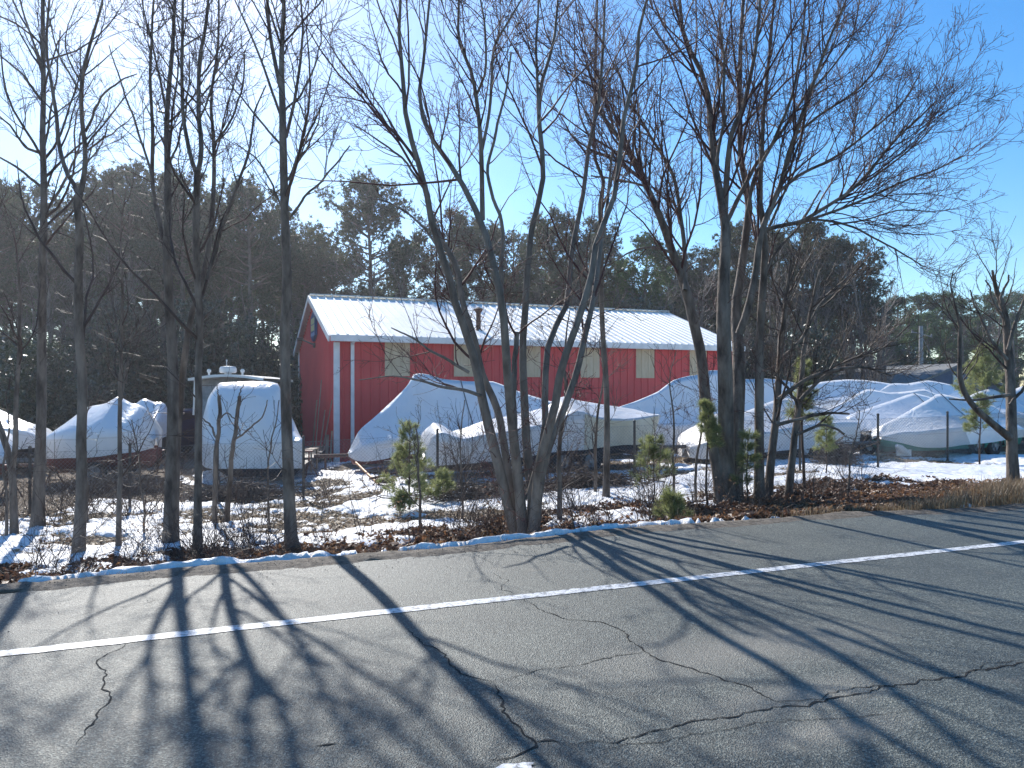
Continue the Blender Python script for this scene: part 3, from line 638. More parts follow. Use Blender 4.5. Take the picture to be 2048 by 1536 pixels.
M['wrapshade'] = wrap_mat('shade_grey_shrink_wrap', (0.72, 0.70, 0.68), (0.85, 0.84, 0.84), 0.4)  # greyer wrap copy: side shadow put into its colour; seams use it too
M['wraptan'] = wrap_mat('tan_hull_side', (0.55, 0.50, 0.36), (0.68, 0.64, 0.52), 0.45, .02)
M['hullred'] = noise_mat('red_bottom_paint', (0.12, 0.022, 0.018), (0.2, 0.04, 0.03), 4, 0.6, 0.2)
M['hulldark'] = noise_mat('dark_hull', (0.015, 0.017, 0.02), (0.04, 0.042, 0.05), 4, 0.4)
M['hullgreen'] = noise_mat('green_hull', (0.03, 0.26, 0.19), (0.05, 0.34, 0.26), 4, 0.4)
M['hullwhite'] = noise_mat('white_gelcoat', (0.66, 0.65, 0.62), (0.78, 0.77, 0.75), 3, 0.3)
M['hullblue'] = noise_mat('blue_hull', (0.010, 0.018, 0.05), (0.016, 0.03, 0.085), 3, 0.3)
M['tyre'] = noise_mat('tyre_rubber', (0.015, 0.015, 0.016), (0.035, 0.033, 0.03), 20, 0.85, 0.3)
M['rim'] = noise_mat('painted_rim', (0.6, 0.62, 0.64), (0.75, 0.77, 0.8), 8, 0.4)
M['strap'] = noise_mat('grey_strap', (0.10, 0.10, 0.11), (0.18, 0.18, 0.19), 8, 0.7)

def station_frame(z0, k, px):
    r = (px - 1024) / F; cx = r * z0 / (1 - k * r); return Vector((cx, z0 + k * cx, 0))
def smooth_interp(xs, ys, q, amt=0.55):
    """cubic (Catmull) blended with linear, so poles stay peaked and spans sag a little"""
    xs = np.asarray(xs, float); ys = np.asarray(ys, float); m = np.gradient(ys, xs)
    i = np.clip(np.searchsorted(xs, q) - 1, 0, len(xs) - 2); h = xs[i + 1] - xs[i]; t = (q - xs[i]) / h
    cub = (2 * t ** 3 - 3 * t ** 2 + 1) * ys[i] + (t ** 3 - 2 * t ** 2 + t) * h * m[i] + (-2 * t ** 3 + 3 * t ** 2) * ys[i + 1] + (t ** 3 - t ** 2) * h * m[i + 1]
    return cub * amt + (ys[i] * (1 - t) + ys[i + 1] * t) * (1 - amt)
def covered_boat(label, z0, st, k=0.40, mat='wrap', hull='hulldark', sharp=1.35, keel=0.34, seed=0, straps=0, name='covered_boat', lean=0.0, flare=0.93, side=None):
    st = sorted(st); z0 = z0 * (1 - k * ((st[0][0] + st[-1][0]) / 2 - 1024) / F)      # z0 is the distance of the boat's middle
    pos = [station_frame(z0, k, s[0]) for s in st]
    dvec = Vector((1, k, 0)).normalized(); nv = Vector((-dvec.y, dvec.x, 0))
    o = pos[0]; S = [(p - o).dot(dvec) for p in pos]
    ridge = [CAMH + (HOR - s[1]) / F * p.y for s, p in zip(st, pos)]
    gun = [CAMH + (HOR - s[2]) / F * (p.y - s[4] * nv.y) for s, p in zip(st, pos)]
    bot = [CAMH + (HOR - s[3]) / F * (p.y - s[4] * flare * nv.y) for s, p in zip(st, pos)]
    hw = [s[4] for s in st]
    n = max(36, int(S[-1] / 0.12)); q = np.linspace(0, S[-1], n); q = np.unique(np.concatenate([q, S]))
    rd = smooth_interp(S, ridge, q); gn = smooth_interp(S, gun, q, .8); bt = smooth_interp(S, bot, q, .8); w = np.maximum(smooth_interp(S, hw, q, .9), .05)
    gn = np.minimum(gn, rd - .01); bt = np.minimum(bt, gn - .02)
    rg = np.random.default_rng(seed + 100)
    M_ = 12; ts = np.linspace(0, 1, M_)                       # gunwale to ridge
    ring = []
    for sgn in (-1, 1):
        rows = []
        for j, t in enumerate((0, .35, .7)):                  # the side below the gunwale
            ww = w * (flare + (1.0 - flare) * math.sin(t * 1.4)); rows.append((sgn * ww, bt + (gn - bt) * t))
        for t in ts:
            hh = gn + (rd - gn) * (t ** sharp) if t < 1 else rd
            bul = 0.05 * math.sin(math.pi * t) * 0
            rows.append((sgn * w * (1 - t) + bul, hh))
        if sgn == 1: rows = rows[::-1][1:]
        ring += rows
    nr_ = len(ring); V = np.zeros((nr_, len(q), 3))
    for i, (off, h) in enumerate(ring):
        wob = (fbm(q * 1.3 + i * .23, q * 0 + i * .31 + seed, seed) - .5) * .07 * np.minimum(1, w)
        V[i, :, 0] = o.x + dvec.x * q + nv.x * (off + wob); V[i, :, 1] = o.y + dvec.y * q + nv.y * (off + wob); V[i, :, 2] = h + wob * .5
    V[:, :, 2] += lean * 0
    mid = pos[len(pos) // 2]; gz_ = gh(mid.x, mid.y)
    root = thing(name, label, 'boat', (mid.x, mid.y, gz_))
    qf = grid_faces(nr_, len(q)); Vf = V.reshape(-1, 3)
    caps = []; c0 = [i * len(q) for i in range(nr_)]; c1 = [i * len(q) + len(q) - 1 for i in range(nr_)]
    Vf = np.concatenate([Vf, V[:, 0].mean(0)[None], V[:, -1].mean(0)[None]]); a = len(Vf) - 2; b = a + 1
    tri = [(c0[i + 1], c0[i], a) for i in range(nr_ - 1)] + [(c1[i], c1[i + 1], b) for i in range(nr_ - 1)]
    cov = link('cover', np_mesh('cover', Vf, qf[:, ::-1], tri, smooth=True), M[mat], root)
    if side:                                                  # bare hull side showing under a short cover
        sv = V[:3].copy(); hv = sv.copy(); mvec = np.array([-nv.x, -nv.y, 0]) * .012; i0, i1 = int(side[1] * len(q)), int(side[2] * len(q))
        Vs = (hv + mvec)[:, i0:i1]; Vs = np.concatenate([Vs, (V[3:4, i0:i1] + mvec - np.array([0, 0, .02]))])
        link('hull_side', np_mesh('hull_side', Vs.reshape(-1, 3), grid_faces(4, i1 - i0), smooth=True), M[side[0]], root)
    # heat-shrunk seam: a thin doubled band just under the gunwale on both sides
    if min(hw) < .5 and name == 'covered_boat':
        mbn = []; i0, i1 = int(len(q) * .12), int(len(q) * .88)
        for rw, sg in ((2, -1), (nr_ - 3, 1)):
            a_ = V[rw, i0:i1] * .75 + V[rw + (1 if rw == 2 else -1), i0:i1] * .25 + np.array([nv.x, nv.y, 0]) * sg * .006; mbn.append((a_, a_ + np.array([0, 0, .035]) + np.array([nv.x, nv.y, 0]) * sg * .003))
        m1_ = i1 - i0
        for p_ in mbn: link('seam', np_mesh('seam', np.stack(p_).reshape(-1, 3), grid_faces(2, m1_)), M['wrapshade'], root)
    # hull bottom under the wrap
    kb = np.maximum(np.minimum(bt - keel * sstep(0, .8, w), bt - .03), gz_ + .12)
    HV = np.zeros((5, len(q), 3))
    for i, (f_, hh) in enumerate(((-.95, bt + .06), (-.86, bt - (bt - kb) * .55), (0, kb), (.86, bt - (bt - kb) * .55), (.95, bt + .06))):
        off = w * f_ * flare; HV[i, :, 0] = o.x + dvec.x * q + nv.x * off; HV[i, :, 1] = o.y + dvec.y * q + nv.y * off; HV[i, :, 2] = hh
    link('hull', np_mesh('hull', HV.reshape(-1, 3), grid_faces(5, len(q)), smooth=True), M[hull], root)
    for s_ in range(straps):
        j = int(len(q) * (s_ + 1) / (straps + 1)); mb = MB()
        P = [Vector(V[i, j]) + Vector((0, 0, .012)) + nv * (.012 * (-1 if i < nr_ / 2 else 1)) for i in range(nr_)]
        for a_, b_ in zip(P[:-1], P[1:]): mb.bar(a_, b_, .03, .006)
        mb.build('strap', M['strap'], root)
    return root, o, dvec, nv, S[-1], gz_, q, w, bt, kb

def wheel(parent, c, axis, r=.29, w=.18, rimr=.17, white=True):
    mb = MB(); mb.lathe(c, axis, [(-w / 2, rimr), (-w / 2, r * .9), (-w / 2 + .025, r), (w / 2 - .025, r), (w / 2, r * .9), (w / 2, rimr)], 28)
    wh = mb.build('wheel', M['tyre'], parent, smooth=False)
    mb = MB(); mb.lathe(c, axis, [(w / 2 - .03, rimr), (w / 2 - .05, rimr * .8), (w / 2 - .05, rimr * .4), (w / 2 - .0, rimr * .32), (w / 2, .001)], 24)
    mb.lathe(c, axis, [(-w / 2 + .03, rimr), (-w / 2 + .04, rimr * .8), (-w / 2 + .04, rimr * .4), (-w / 2, rimr * .32), (-w / 2, .001)], 24)
    for i in range(5):
        a = Vector(axis).normalized(); up = Vector((0, 0, 1)); x = a.cross(up).normalized(); t = i * 2 * math.pi / 5
        mb.bar(Vector(c) - a * (w / 2 - .02) + (x * math.cos(t) + up * math.sin(t)) * rimr * .3, Vector(c) - a * (w / 2 - .02) + (x * math.cos(t) + up * math.sin(t)) * rimr * .95, rimr * .35, .02)
    mb.build('rim', M['rim' if white else 'galv'], wh, smooth=False)
def trailer(b, label, at=0.62, axle=1, frame='darkmetal', white=True, w=0.95):
    root, o, d, nv, L, gz_, q, ww, bt, kb = b
    mid = o + d * (L * at); r = .29
    t = thing('boat_trailer', label, 'trailer', (mid.x, mid.y, gh(mid.x, mid.y)))
    zz = gz_ + r * 1.35; mb = MB()
    for s in (-.55, .55): mb.bar(o + d * (L * .12) + nv * s + UP * zz, o + d * (L * .95) + nv * s + UP * zz, .06, .10)
    for f_ in (.15, .4, .65, .93): mb.bar(o + d * (L * f_) - nv * .6 + UP * (zz - .05), o + d * (L * f_) + nv * .6 + UP * (zz - .05), .06, .08)
    for s in (-.5, .5):
        for f_ in (.25, .8): mb.bar(o + d * (L * f_) + nv * s + UP * zz, o + d * (L * f_) + nv * s + UP * (zz + .35), .05)
        mb.bar(o + d * (L * .2) + nv * s + UP * (zz + .33), o + d * (L * .85) + nv * s + UP * (zz + .33), .09, .04)
    mb.build('frame', M[frame], t)
    for a in range(axle):
        c = mid + d * (a * .72)
        mb = MB(); mb.bar(c - nv * w + UP * (gz_ + r), c + nv * w + UP * (gz_ + r), .05); mb.build('axle', M[frame], t)
        for s in (-1, 1):
            g_ = gh((c + nv * (w * s)).x, (c + nv * (w * s)).y); wheel(t, Vector((c.x, c.y, 0)) + nv * (w * s) + UP * (g_ + r + .01), nv, r, .18, .17, white)
    for s in (-1, 1):
        c = mid + d * ((axle - 1) * .36) + nv * (w * s); mb = MB(); pts = []
        for i in range(9):
            a = math.pi * i / 8; pts.append(c + d * (math.cos(a) * (r + .08 + (axle - 1) * .36)) + UP * (gz_ + r + math.sin(a) * (r + .1)))
        for p1, p2 in zip(pts[:-1], pts[1:]): mb.bar(p1, p2, .2, .012)
        mb.build('fender', M[frame], t)
    mb = MB(); mb.tube([o + d * (L * .14) + UP * zz, o - d * .9 + UP * zz], .05, 8); mb.tube([o - d * .6 + UP * zz, o - d * .6 + UP * (gz_ + .04)], .03, 8); mb.build('tongue', M[frame], t)
    return t

B6 = covered_boat('tallest white shrink wrapped boat, humped, against the red barn wall', 21.5, [(696, 906, 908, 913, .1), (706, 884, 900, 921, .35), (716, 864, 893, 923, .6), (742, 840, 884, 920, .9), (789, 798, 876, 910, 1.2), (817, 768, 872, 908, 1.3), (827, 750, 870, 908, 1.3), (838, 747, 868, 906, 1.3), (860, 750, 868, 905, 1.3), (881, 757, 866, 905, 1.3), (930, 762, 864, 904, 1.3), (986, 763, 862, 902, 1.3), (1018, 775, 860, 900, 1.3), (1051, 788, 858, 898, 1.25), (1095, 801, 856, 895, 1.2), (1135, 818, 850, 890, .7), (1145, 845, 852, 880, .15)], hull='hullred', seed=1, straps=1, sharp=1.15)
B7 = covered_boat('long low boat wrapped in greyed white, its shadowed grey side along the fence', 18.9, [(843, 922, 925, 931, .1), (847, 884, 895, 933, .45), (856, 858, 872, 933, .7), (867, 846, 866, 932, .85), (885, 851, 872, 930, 1.0), (905, 864, 878, 928, 1.1), (930, 856, 872, 926, 1.15), (966, 842, 868, 922, 1.2), (1017, 832, 858, 914, 1.2), (1063, 822, 848, 907, 1.2), (1096, 812, 834, 903, 1.2), (1119, 796, 824, 900, 1.2), (1131, 793, 826, 899, 1.2), (1153, 800, 834, 896, 1.2), (1207, 809, 840, 890, 1.2), (1250, 815, 835, 884, 1.15), (1272, 819, 831, 862, 1.1), (1284, 825, 830, 838, 1.0)], k=.34, mat='wrapshade', seed=2, straps=0, sharp=1.0, side=('wraptan', .66, .985))
B8 = covered_boat('big white wrapped boat with high rounded peak covering the barn corner', 24.2, [(1232, 816, 822, 850, .2), (1280, 799, 846, 886, .8), (1317, 783, 852, 892, 1.2), (1336, 768, 850, 890, 1.3), (1346, 761, 850, 888, 1.35), (1363, 755, 849, 885, 1.35), (1399, 749, 848, 882, 1.35), (1419, 741, 847, 880, 1.35), (1442, 741, 846, 880, 1.35), (1488, 758, 845, 878, 1.3), (1534, 757, 844, 876, 1.3), (1570, 761, 842, 875, 1.2), (1602, 772, 842, 873, .8), (1622, 800, 840, 868, .15)], seed=3)
B9 = covered_boat('shadow grey wrapped boat standing behind the big maple trunks', 20.6, [(1371, 890, 894, 915, .2), (1378, 881, 888, 918, .6), (1392, 862, 882, 918, .9), (1403, 844, 876, 916, 1.1), (1432, 828, 869, 911, 1.15), (1486, 824, 865, 903, 1.2), (1540, 804, 856, 898, 1.2), (1564, 796, 853, 896, 1.2), (1595, 801, 850, 893, 1.2), (1640, 812, 847, 889, 1.1), (1680, 832, 848, 885, .8), (1702, 852, 857, 875, .15)], k=.32, mat='wrapshade', seed=4, sharp=1.1)
B10 = covered_boat('white wrapped boat at the back, in front of the grey roof', 29.5, [(1590, 780, 800, 850, .4), (1640, 764, 800, 850, 1.1), (1700, 759, 800, 850, 1.3), (1736, 761, 800, 850, 1.3), (1800, 772, 800, 850, 1.2), (1835, 792, 805, 850, .3)], seed=5)
B11 = covered_boat('white wrapped boat with domed top beside the blue grey gable', 28, [(1755, 785, 800, 850, .3), (1779, 768, 800, 850, 1.0), (1815, 767, 800, 850, 1.3), (1857, 761, 802, 850, 1.3), (1887, 766, 804, 850, 1.3), (1905, 771, 805, 850, 1.1), (1916, 782, 806, 850, .8), (1928, 791, 808, 850, .2)], seed=6)
B12 = covered_boat('white wrapped boat with a straight ridge line in the middle row', 25.2, [(1646, 824, 832, 860, .2), (1690, 802, 838, 876, .9), (1732, 779, 838, 880, 1.2), (1779, 785, 838, 880, 1.2), (1815, 783, 838, 880, 1.2), (1849, 779, 838, 880, 1.2), (1880, 792, 838, 878, 1.1), (1925, 812, 842, 870, .2)], seed=7, sharp=1.15)
B13 = covered_boat('pointed white wrapped boat just behind the green hulled one', 23.4, [(1686, 858, 864, 872, .15), (1698, 834, 860, 879, .7), (1732, 818, 857, 880, 1.1), (1780, 801, 854, 880, 1.2), (1827, 786, 850, 880, 1.2), (1875, 799, 850, 880, 1.2), (1925, 815, 850, 878, 1.0), (1962, 840, 852, 870, .15)], seed=8, sharp=1.05, straps=1, k=.45)
B14 = covered_boat('white wrapped boat with a green hull, nearest the right fence', 21.6, [(1754, 871, 874, 879, .15), (1768, 850, 866, 885, .5), (1790, 839, 864, 894, .8), (1815, 824, 860, 895, 1.05), (1851, 802, 857, 890, 1.2), (1872, 789, 855, 889, 1.2), (1929, 799, 856, 882, 1.2), (1959, 806, 857, 877, 1.15), (1993, 816, 860, 873, .85), (2009, 850, 861, 871, .15)], hull='hullgreen', seed=9, sharp=1.2, keel=.42, straps=1, k=.42)
B15 = covered_boat('white wrapped boat cut off by the right picture edge', 24.5, [(1922, 802, 820, 850, .3), (1945, 788, 828, 862, 1.0), (1983, 778, 830, 866, 1.25), (2005, 786, 830, 866, 1.3), (2048, 771, 828, 866, 1.3), (2095, 768, 828, 866, 1.3), (2145, 790, 828, 862, .9), (2175, 820, 830, 850, .2)], seed=10)
B2 = covered_boat('rounded white wrapped boat with a peak between the left trees', 20, [(110, 904, 907, 913, .15), (113, 886, 894, 917, .5), (122, 866, 880, 918, .8), (137, 846, 873, 918, 1.1), (155, 828, 871, 918, 1.2), (173, 815, 870, 917, 1.25), (212, 806, 869, 915, 1.25), (228, 797, 868, 914, 1.25), (237, 792, 868, 913, 1.25), (246, 797, 868, 912, 1.25), (262, 806, 868, 909, 1.25), (290, 816, 867, 906, 1.1), (303, 838, 870, 903, .8), (312, 874, 880, 895, .15)], k=.1, hull='hullred', seed=11, sharp=.75, keel=.45)
B3 = covered_boat('smaller white wrapped boat half hidden behind the rounded one', 25, [(250, 832, 850, 880, .3), (268, 810, 845, 882, .9), (286, 797, 842, 882, 1.1), (310, 804, 842, 882, 1.1), (331, 809, 842, 880, 1.0), (341, 834, 848, 870, .2)], k=.2, seed=12)
B1 = covered_boat('white wrapped boat sloping down at the far left edge', 22, [(-150, 800, 838, 905, 1.0), (-60, 795, 845, 905, 1.2), (0, 820, 852, 901, 1.15), (31, 834, 856, 900, 1.05), (72, 851, 863, 898, .8), (100, 868, 875, 893, .45), (121, 879, 884, 890, .1)], k=.15, seed=13, sharp=.9)
B0 = covered_boat('white wrapped boat with red bottom peeking in at the left edge', 16.9, [(-210, 800, 850, 935, 1.0), (-90, 830, 865, 932, 1.1), (-30, 856, 876, 930, 1.0), (0, 880, 892, 930, .7), (14, 900, 906, 928, .4), (21, 916, 920, 926, .1)], k=.1, hull='hullred', seed=14, keel=.3)
trailer(B6, 'dark red trailer under the tallest wrapped boat', .25, 1, 'rust'); trailer(B7, 'dark trailer under the long low boat', .55, 2, white=False)
trailer(B8, 'dark trailer under the high peaked boat', .35); trailer(B9, 'dark trailer under the boat behind the maple trunks', .55, 2)
trailer(B12, 'trailer under the middle row boat', .6); trailer(B13, 'boat trailer with a bright white spoked wheel by the right fence', -.035, 1, 'darkmetal', True, 1.05)
trailer(B14, 'dark trailer under the green hulled boat', .5, 2, white=False); trailer(B1, 'galvanised trailer under the far left boat', .6, 1, 'galv', False)
trailer(B2, 'rusty red trailer under the rounded boat', .55, 1, 'rust', False)
# outdrive at the stern of the green boat
p = world_pt(1800, 898, 20.2); mb = MB(); mb.tube([p + Vector((-.12, -.05, .1)), p + Vector((0, 0, 0)), p + Vector((.22, 0, -.12))], [.05, .12, .07], 10)
mb.box(p + Vector((.1, 0, -.1)), .2, .03, .09); od = mb.build('outdrive', M['hullwhite'], B14[0], smooth=False, bevel=.01)

# the cabin cruiser facing the fence
cr = thing('cabin_cruiser', 'large cabin cruiser wrapped in white plastic with a hardtop and radar', 'boat', (-6.6, 19.5, gh(-6.6, 19.5)))
secs = [(18.2, [(426, 939), (420, 890), (432, 888), (470, 886), (520, 884), (560, 883), (590, 882), (607, 881), (607, 937)]),
        (18.35, [(425, 939), (418, 888), (428, 872), (470, 866), (520, 850), (552, 862), (590, 874), (607, 880), (607, 937)]),
        (18.8, [(412, 936), (406, 878), (418, 830), (445, 812), (507, 786), (545, 808), (568, 846), (603, 876), (606, 935)]),
        (19.3, [(405, 930), (400, 868), (415, 800), (440, 772), (507, 764), (556, 770), (567, 800), (598, 868), (604, 930)]),
        (20.2, [(402, 925), (399, 862), (420, 792), (440, 766), (505, 762), (552, 766), (565, 794), (590, 862), (601, 925)]),
        (22.5, [(404, 915), (402, 860), (418, 800), (440, 778), (500, 774), (545, 778), (558, 800), (580, 858), (590, 915)]),
        (25.5, [(430, 900), (425, 860), (440, 830), (460, 815), (500, 812), (530, 818), (545, 835), (560, 858), (565, 900)])]
rows = []
for z, pts in secs:
    pp = np.array([tuple(world_pt(x, y, z)) for x, y in pts]); tt = np.arange(len(pts)); q = np.linspace(0, len(pts) - 1, 41)
    rows.append(np.stack([smooth_interp(tt, pp[:, i], q, .5) for i in range(3)], -1))
rows = np.array(rows); zz = np.array([s[0] for s in secs]); zq = np.unique(np.concatenate([np.linspace(zz[0], zz[-1], 26), zz]))
G = np.array([[smooth_interp(zz, rows[:, j, c], zq, .3) for c in range(3)] for j in range(41)]).transpose(2, 0, 1)
G[:, :, 2] += (fbm(G[:, :, 0] * 1.5, G[:, :, 2] * 1.5 + G[:, :, 1], 9) - .5) * .05
Vc = G.reshape(-1, 3); ctr = G[0].mean(0); Vc = np.concatenate([Vc, ctr[None]]); nq = 41
tri = [(i, i + 1, len(Vc) - 1) for i in range(nq - 1)] + [(nq - 1, 0, len(Vc) - 1)]
link('cover', np_mesh('cover', Vc, grid_faces(len(zq), nq), tri, smooth=True), M['wrap'], cr)
mb = MB(); a, b = world_pt(424, 938, 18.25), world_pt(605, 936, 18.25)
V = [a + UP * .05, b + UP * .05, Vector((b.x - .3, b.y + .3, gh(-6.6, 19.5) + .2)), Vector((a.x + .3, a.y + .3, gh(-6.6, 19.5) + .2))]; V += [v + Vector((-1.0, 7, 0)) for v in V]
mb.add(V, [(0, 1, 2, 3), (7, 6, 5, 4), (0, 4, 5, 1), (3, 2, 6, 7), (0, 3, 7, 4), (1, 5, 6, 2)]); mb.build('hull', M['hulldark'], cr)
mb = MB(); a, b = world_pt(388, 757, 21.0), world_pt(536, 755, 21.0); c = (a + b) / 2                      # hardtop
pts = []; nn = 14
for i in range(nn + 1):
    t = i / nn; x = a.x + (b.x - a.x) * t; h = a.z + .11 * math.sin(math.pi * t); pts.append((x, h))
V = []
for y_ in (20.6, 23.4):
    for (x, h) in pts: V.append((x, y_, h))
    for (x, h) in pts: V.append((x, y_, h - .07))
m_ = nn + 1; Fs = []
for i in range(nn): Fs += [(i, i + 1, 2 * m_ + i + 1, 2 * m_ + i), (m_ + i, 3 * m_ + i, 3 * m_ + i + 1, m_ + i + 1), (i, m_ + i, m_ + i + 1, i + 1), (2 * m_ + i, 2 * m_ + i + 1, 3 * m_ + i + 1, 3 * m_ + i)]
mb.add(V, Fs); mb.build('hardtop', M['hullwhite'], cr, smooth=False)
M['smoked'] = noise_mat('weathered_vinyl_window', (0.20, 0.19, 0.18), (0.33, 0.31, 0.29), 5, 0.25, 0.1)
mb = MB(); mb.add([world_pt(396, 757, 21), world_pt(530, 755, 21), world_pt(540, 830, 20.8), world_pt(399, 835, 20.8)], [(0, 1, 2, 3)]); mb.add([world_pt(396, 757, 21), world_pt(399, 835, 20.8), world_pt(396, 830, 24), world_pt(394, 762, 24)], [(0, 1, 2, 3)]); mb.build('windscreen', M['smoked'], cr)
mb = MB()
for x in (390, 396): mb.bar(world_pt(x, 757, 21), world_pt(x - 3 if x == 390 else x, 830, 21), .04)
mb.build('post', M['hullwhite'], cr)
p = world_pt(456, 750, 21.6); mb = MB(); mb.lathe(p, UP, [(0, .10), (.10, .10), (.10, .001)], 12); mb.lathe(p + UP * .06, UP, [(0, .001), (0, .2), (.03, .235), (.13, .235), (.18, .2), (.20, .001)], 24); mb.build('radar_dome', M['hullwhite'], cr, smooth=False)
mb = MB(); mb.tube([p + Vector((0, -.1, .2)), p + Vector((0, -.1, .40))], .012, 6); mb.lathe(p + Vector((0, -.1, .39)), UP, [(0, .001), (0, .025), (.05, .02), (.05, .001)], 8); mb.build('mast_light', M['hullwhite'], cr)
for x in (418, 485): q = world_pt(x, 752, 21.2); mb = MB(); mb.tube([q, q + UP * .13], .03, 8); mb.lathe(q + UP * .1, UP, [(0, .001), (0, .05), (.06, .06), (.1, .03), (.1, .001)], 10); mb.build('antenna_base', M['hullwhite'], cr)
def jack_stand(px, py, label, z=None, rust='rust'):
    p = on_ground(px, py) if z is None else Vector((world_pt(px, py, z).x, z, gh(world_pt(px, py, z).x, z)))
    t = thing('jack_stand', label, 'jack stand', tuple(p), 'boat stands in the yard'); mb = MB(); topz = p + UP * .5
    for k in range(3):
        a = k * 2.094 + .4; mb.tube([p + Vector((math.cos(a) * .26, math.sin(a) * .26, 0)), topz], .018, 6)
    for k in range(3):
        a = k * 2.094 + .4; b = a + 2.094; mb.tube([p + Vector((math.cos(a) * .2, math.sin(a) * .2, .12)), p + Vector((math.cos(b) * .2, math.sin(b) * .2, .12))], .01, 5)
    mb.build('tripod', M[rust], t)
    mb = MB(); mb.tube([topz - UP * .05, topz + UP * .2], .02, 8); mb.box(topz + UP * .22, .1, .1, .015, rz=.4); mb.build('pad', M['hullred'], t, bevel=.004)
jack_stand(105, 930, 'rusty jack stand at the left end of the rounded boat', 19.2); jack_stand(322, 905, 'thin jack stand right of the rounded boat', 20.6)
jack_stand(618, 915, 'rusty jack stand right of the cabin cruiser', 19.5); jack_stand(18, 940, 'red jack stand by the boat at the left edge', 16.6)
# pale bench of odds and ends beside the cruiser
p = world_pt(612, 900, 20.6); g_ = gh(p.x, p.y); tb = thing('work_table', 'small pale table with clutter beside the barn gable', 'table', (p.x, p.y, g_))
mb = MB(); mb.box((p.x, p.y, g_ + .66), .28, .35, .02); mb.build('tabletop', M['wood'], tb, bevel=.005)
for sx_ in (-.22, .22):
    for sy_ in (-.28, .28): mb = MB(); mb.bar((p.x + sx_, p.y + sy_, g_), (p.x + sx_, p.y + sy_, g_ + .64), .04); mb.build('leg', M['wood'], tb)
# boards and poles leaning on the gable
rg = random.Random(8)
for i, (xa, ya, xb, yb, th, lab) in enumerate([(628, 925, 643, 760, .05, 'long thin grey pole leaning on the barn gable'), (622, 925, 634, 800, .07, 'pale plank leaning on the barn gable'), (636, 925, 650, 820, .035, 'brown stick leaning near the barn corner'), (640, 925, 664, 800, .035, 'slanted thin pole leaning near the barn corner'), (652, 925, 655, 870, .10, 'short wide board at the foot of the barn corner'), (660, 925, 664, 862, .05, 'short dark board beside the barn corner')]):
    a = world_pt(xa, ya, 23.4 if i != 1 else 23.8); a.z = gh(a.x, a.y); tt = (C0.x - a.x); b = world_pt(xb, yb, 24.1)
    r_ = (b - C0).dot(-D); b = b if r_ > .05 else b - D * (.05 - r_ + .03)
    mb = MB(); mb.bar(a, b, th, th * .4); o = mb.build('leaning_board', M['wood']); tag(o, lab, 'board')
a = world_pt(712, 925, 19.8); b = world_pt(758, 957, 17.4); b.z = gh(b.x, b.y) + .03; mb = MB(); mb.tube([a, b], .028, 8); tag(mb.build('pole', M['orangewood']), 'orange pole lying aslant in front of the tall wrapped boat', 'pole')
p = world_pt(738, 950, 17.3); g_ = gh(p.x, p.y); hoop = []; mb = MB()
for i in range(25): a = i * math.pi / 12; hoop.append(Vector((p.x + math.cos(a) * .16, p.y, g_ + .17 + math.sin(a) * .16)))
mb.tube(hoop, .012, 6); cart = thing('hand_cart', 'small rusty hand cart with a hoop wheel near the orange pole', 'cart', (p.x, p.y, g_)); mb.build('wheel', M['rust'], cart)
mb = MB(); mb.bar((p.x, p.y, g_ + .17), (p.x + .6, p.y + .1, g_ + .3), .05); mb.bar((p.x + .6, p.y + .1, g_ + .3), (p.x + .9, p.y + .1, g_ + .22), .04); mb.box((p.x + .35, p.y + .12, g_ + .12), .2, .12, .04); mb.build('frame', M['rust'], cart)
# dark blue pickup between the boats at left, largely hidden
def pickup(px, z, rz):
    p = world_pt(px, 900, z); g_ = gh(p.x, p.y); t = thing('pickup_truck', 'dark blue truck half hidden behind the left tree trunks', 'truck', (p.x, p.y, g_), rz=rz)
    prof = [(-2.5, .45), (-2.5, 1.0), (-.9, 1.05), (-.75, 1.72), (.7, 1.75), (1.25, 1.12), (2.4, 1.0), (2.55, .8), (2.55, .42)]
    mb = MB(); V = [(x, s * (.9 if h < 1.2 else .74), h) for s in (-1, 1) for x, h in prof]; n_ = len(prof)
    mb.add(V, [tuple(range(n_)), tuple(range(2 * n_ - 1, n_ - 1, -1))] + [(i, (i + 1) % n_, n_ + (i + 1) % n_, n_ + i) for i in range(n_)]); mb.build('body', M['hullblue'], t, local=True, bevel=.04)
    mb = MB()
    for s in (-1, 1): mb.add([(-.6, s * .785, 1.62), (.6, s * .785, 1.62), (1.0, s * .855, 1.2), (-.7, s * .855, 1.2)], [(0, 1, 2, 3)])
    mb.add([(-.83, -.66, 1.62), (-.83, .66, 1.62), (-.92, .72, 1.15), (-.92, -.72, 1.15)], [(0, 1, 2, 3)]); mb.build('window', M['hulldark'], t, local=True)
    for x in (-1.6, 1.6):
        for s in (-1, 1):
            mb = MB(); mb.lathe((x, s * .85, .36), (0, 1, 0), [(-.11, .001), (-.11, .3), (-.08, .36), (.08, .36), (.11, .3), (.11, .001)], 24); w_ = mb.build('wheel', M['tyre'], t, local=True)
            mb = MB(); mb.lathe((x, s * (.85 + .12), .36), (0, s, 0), [(0, .2), (-.02, .1), (0.005, .05), (0.005, .001)], 18); mb.build('rim', M['galv'], w_, local=True)
    mb = MB(); mb.box((-2.56, 0, .55), .05, .85, .08); mb.build('bumper', M['galv'], t, local=True, bevel=.01)
    for s in (-1, 1): mb = MB(); mb.box((-2.515, s * .78, .9), .02, .07, .1); mb.build('tail_light', M['hullred'], t, local=True)
pickup(352, 27.5, R(75))

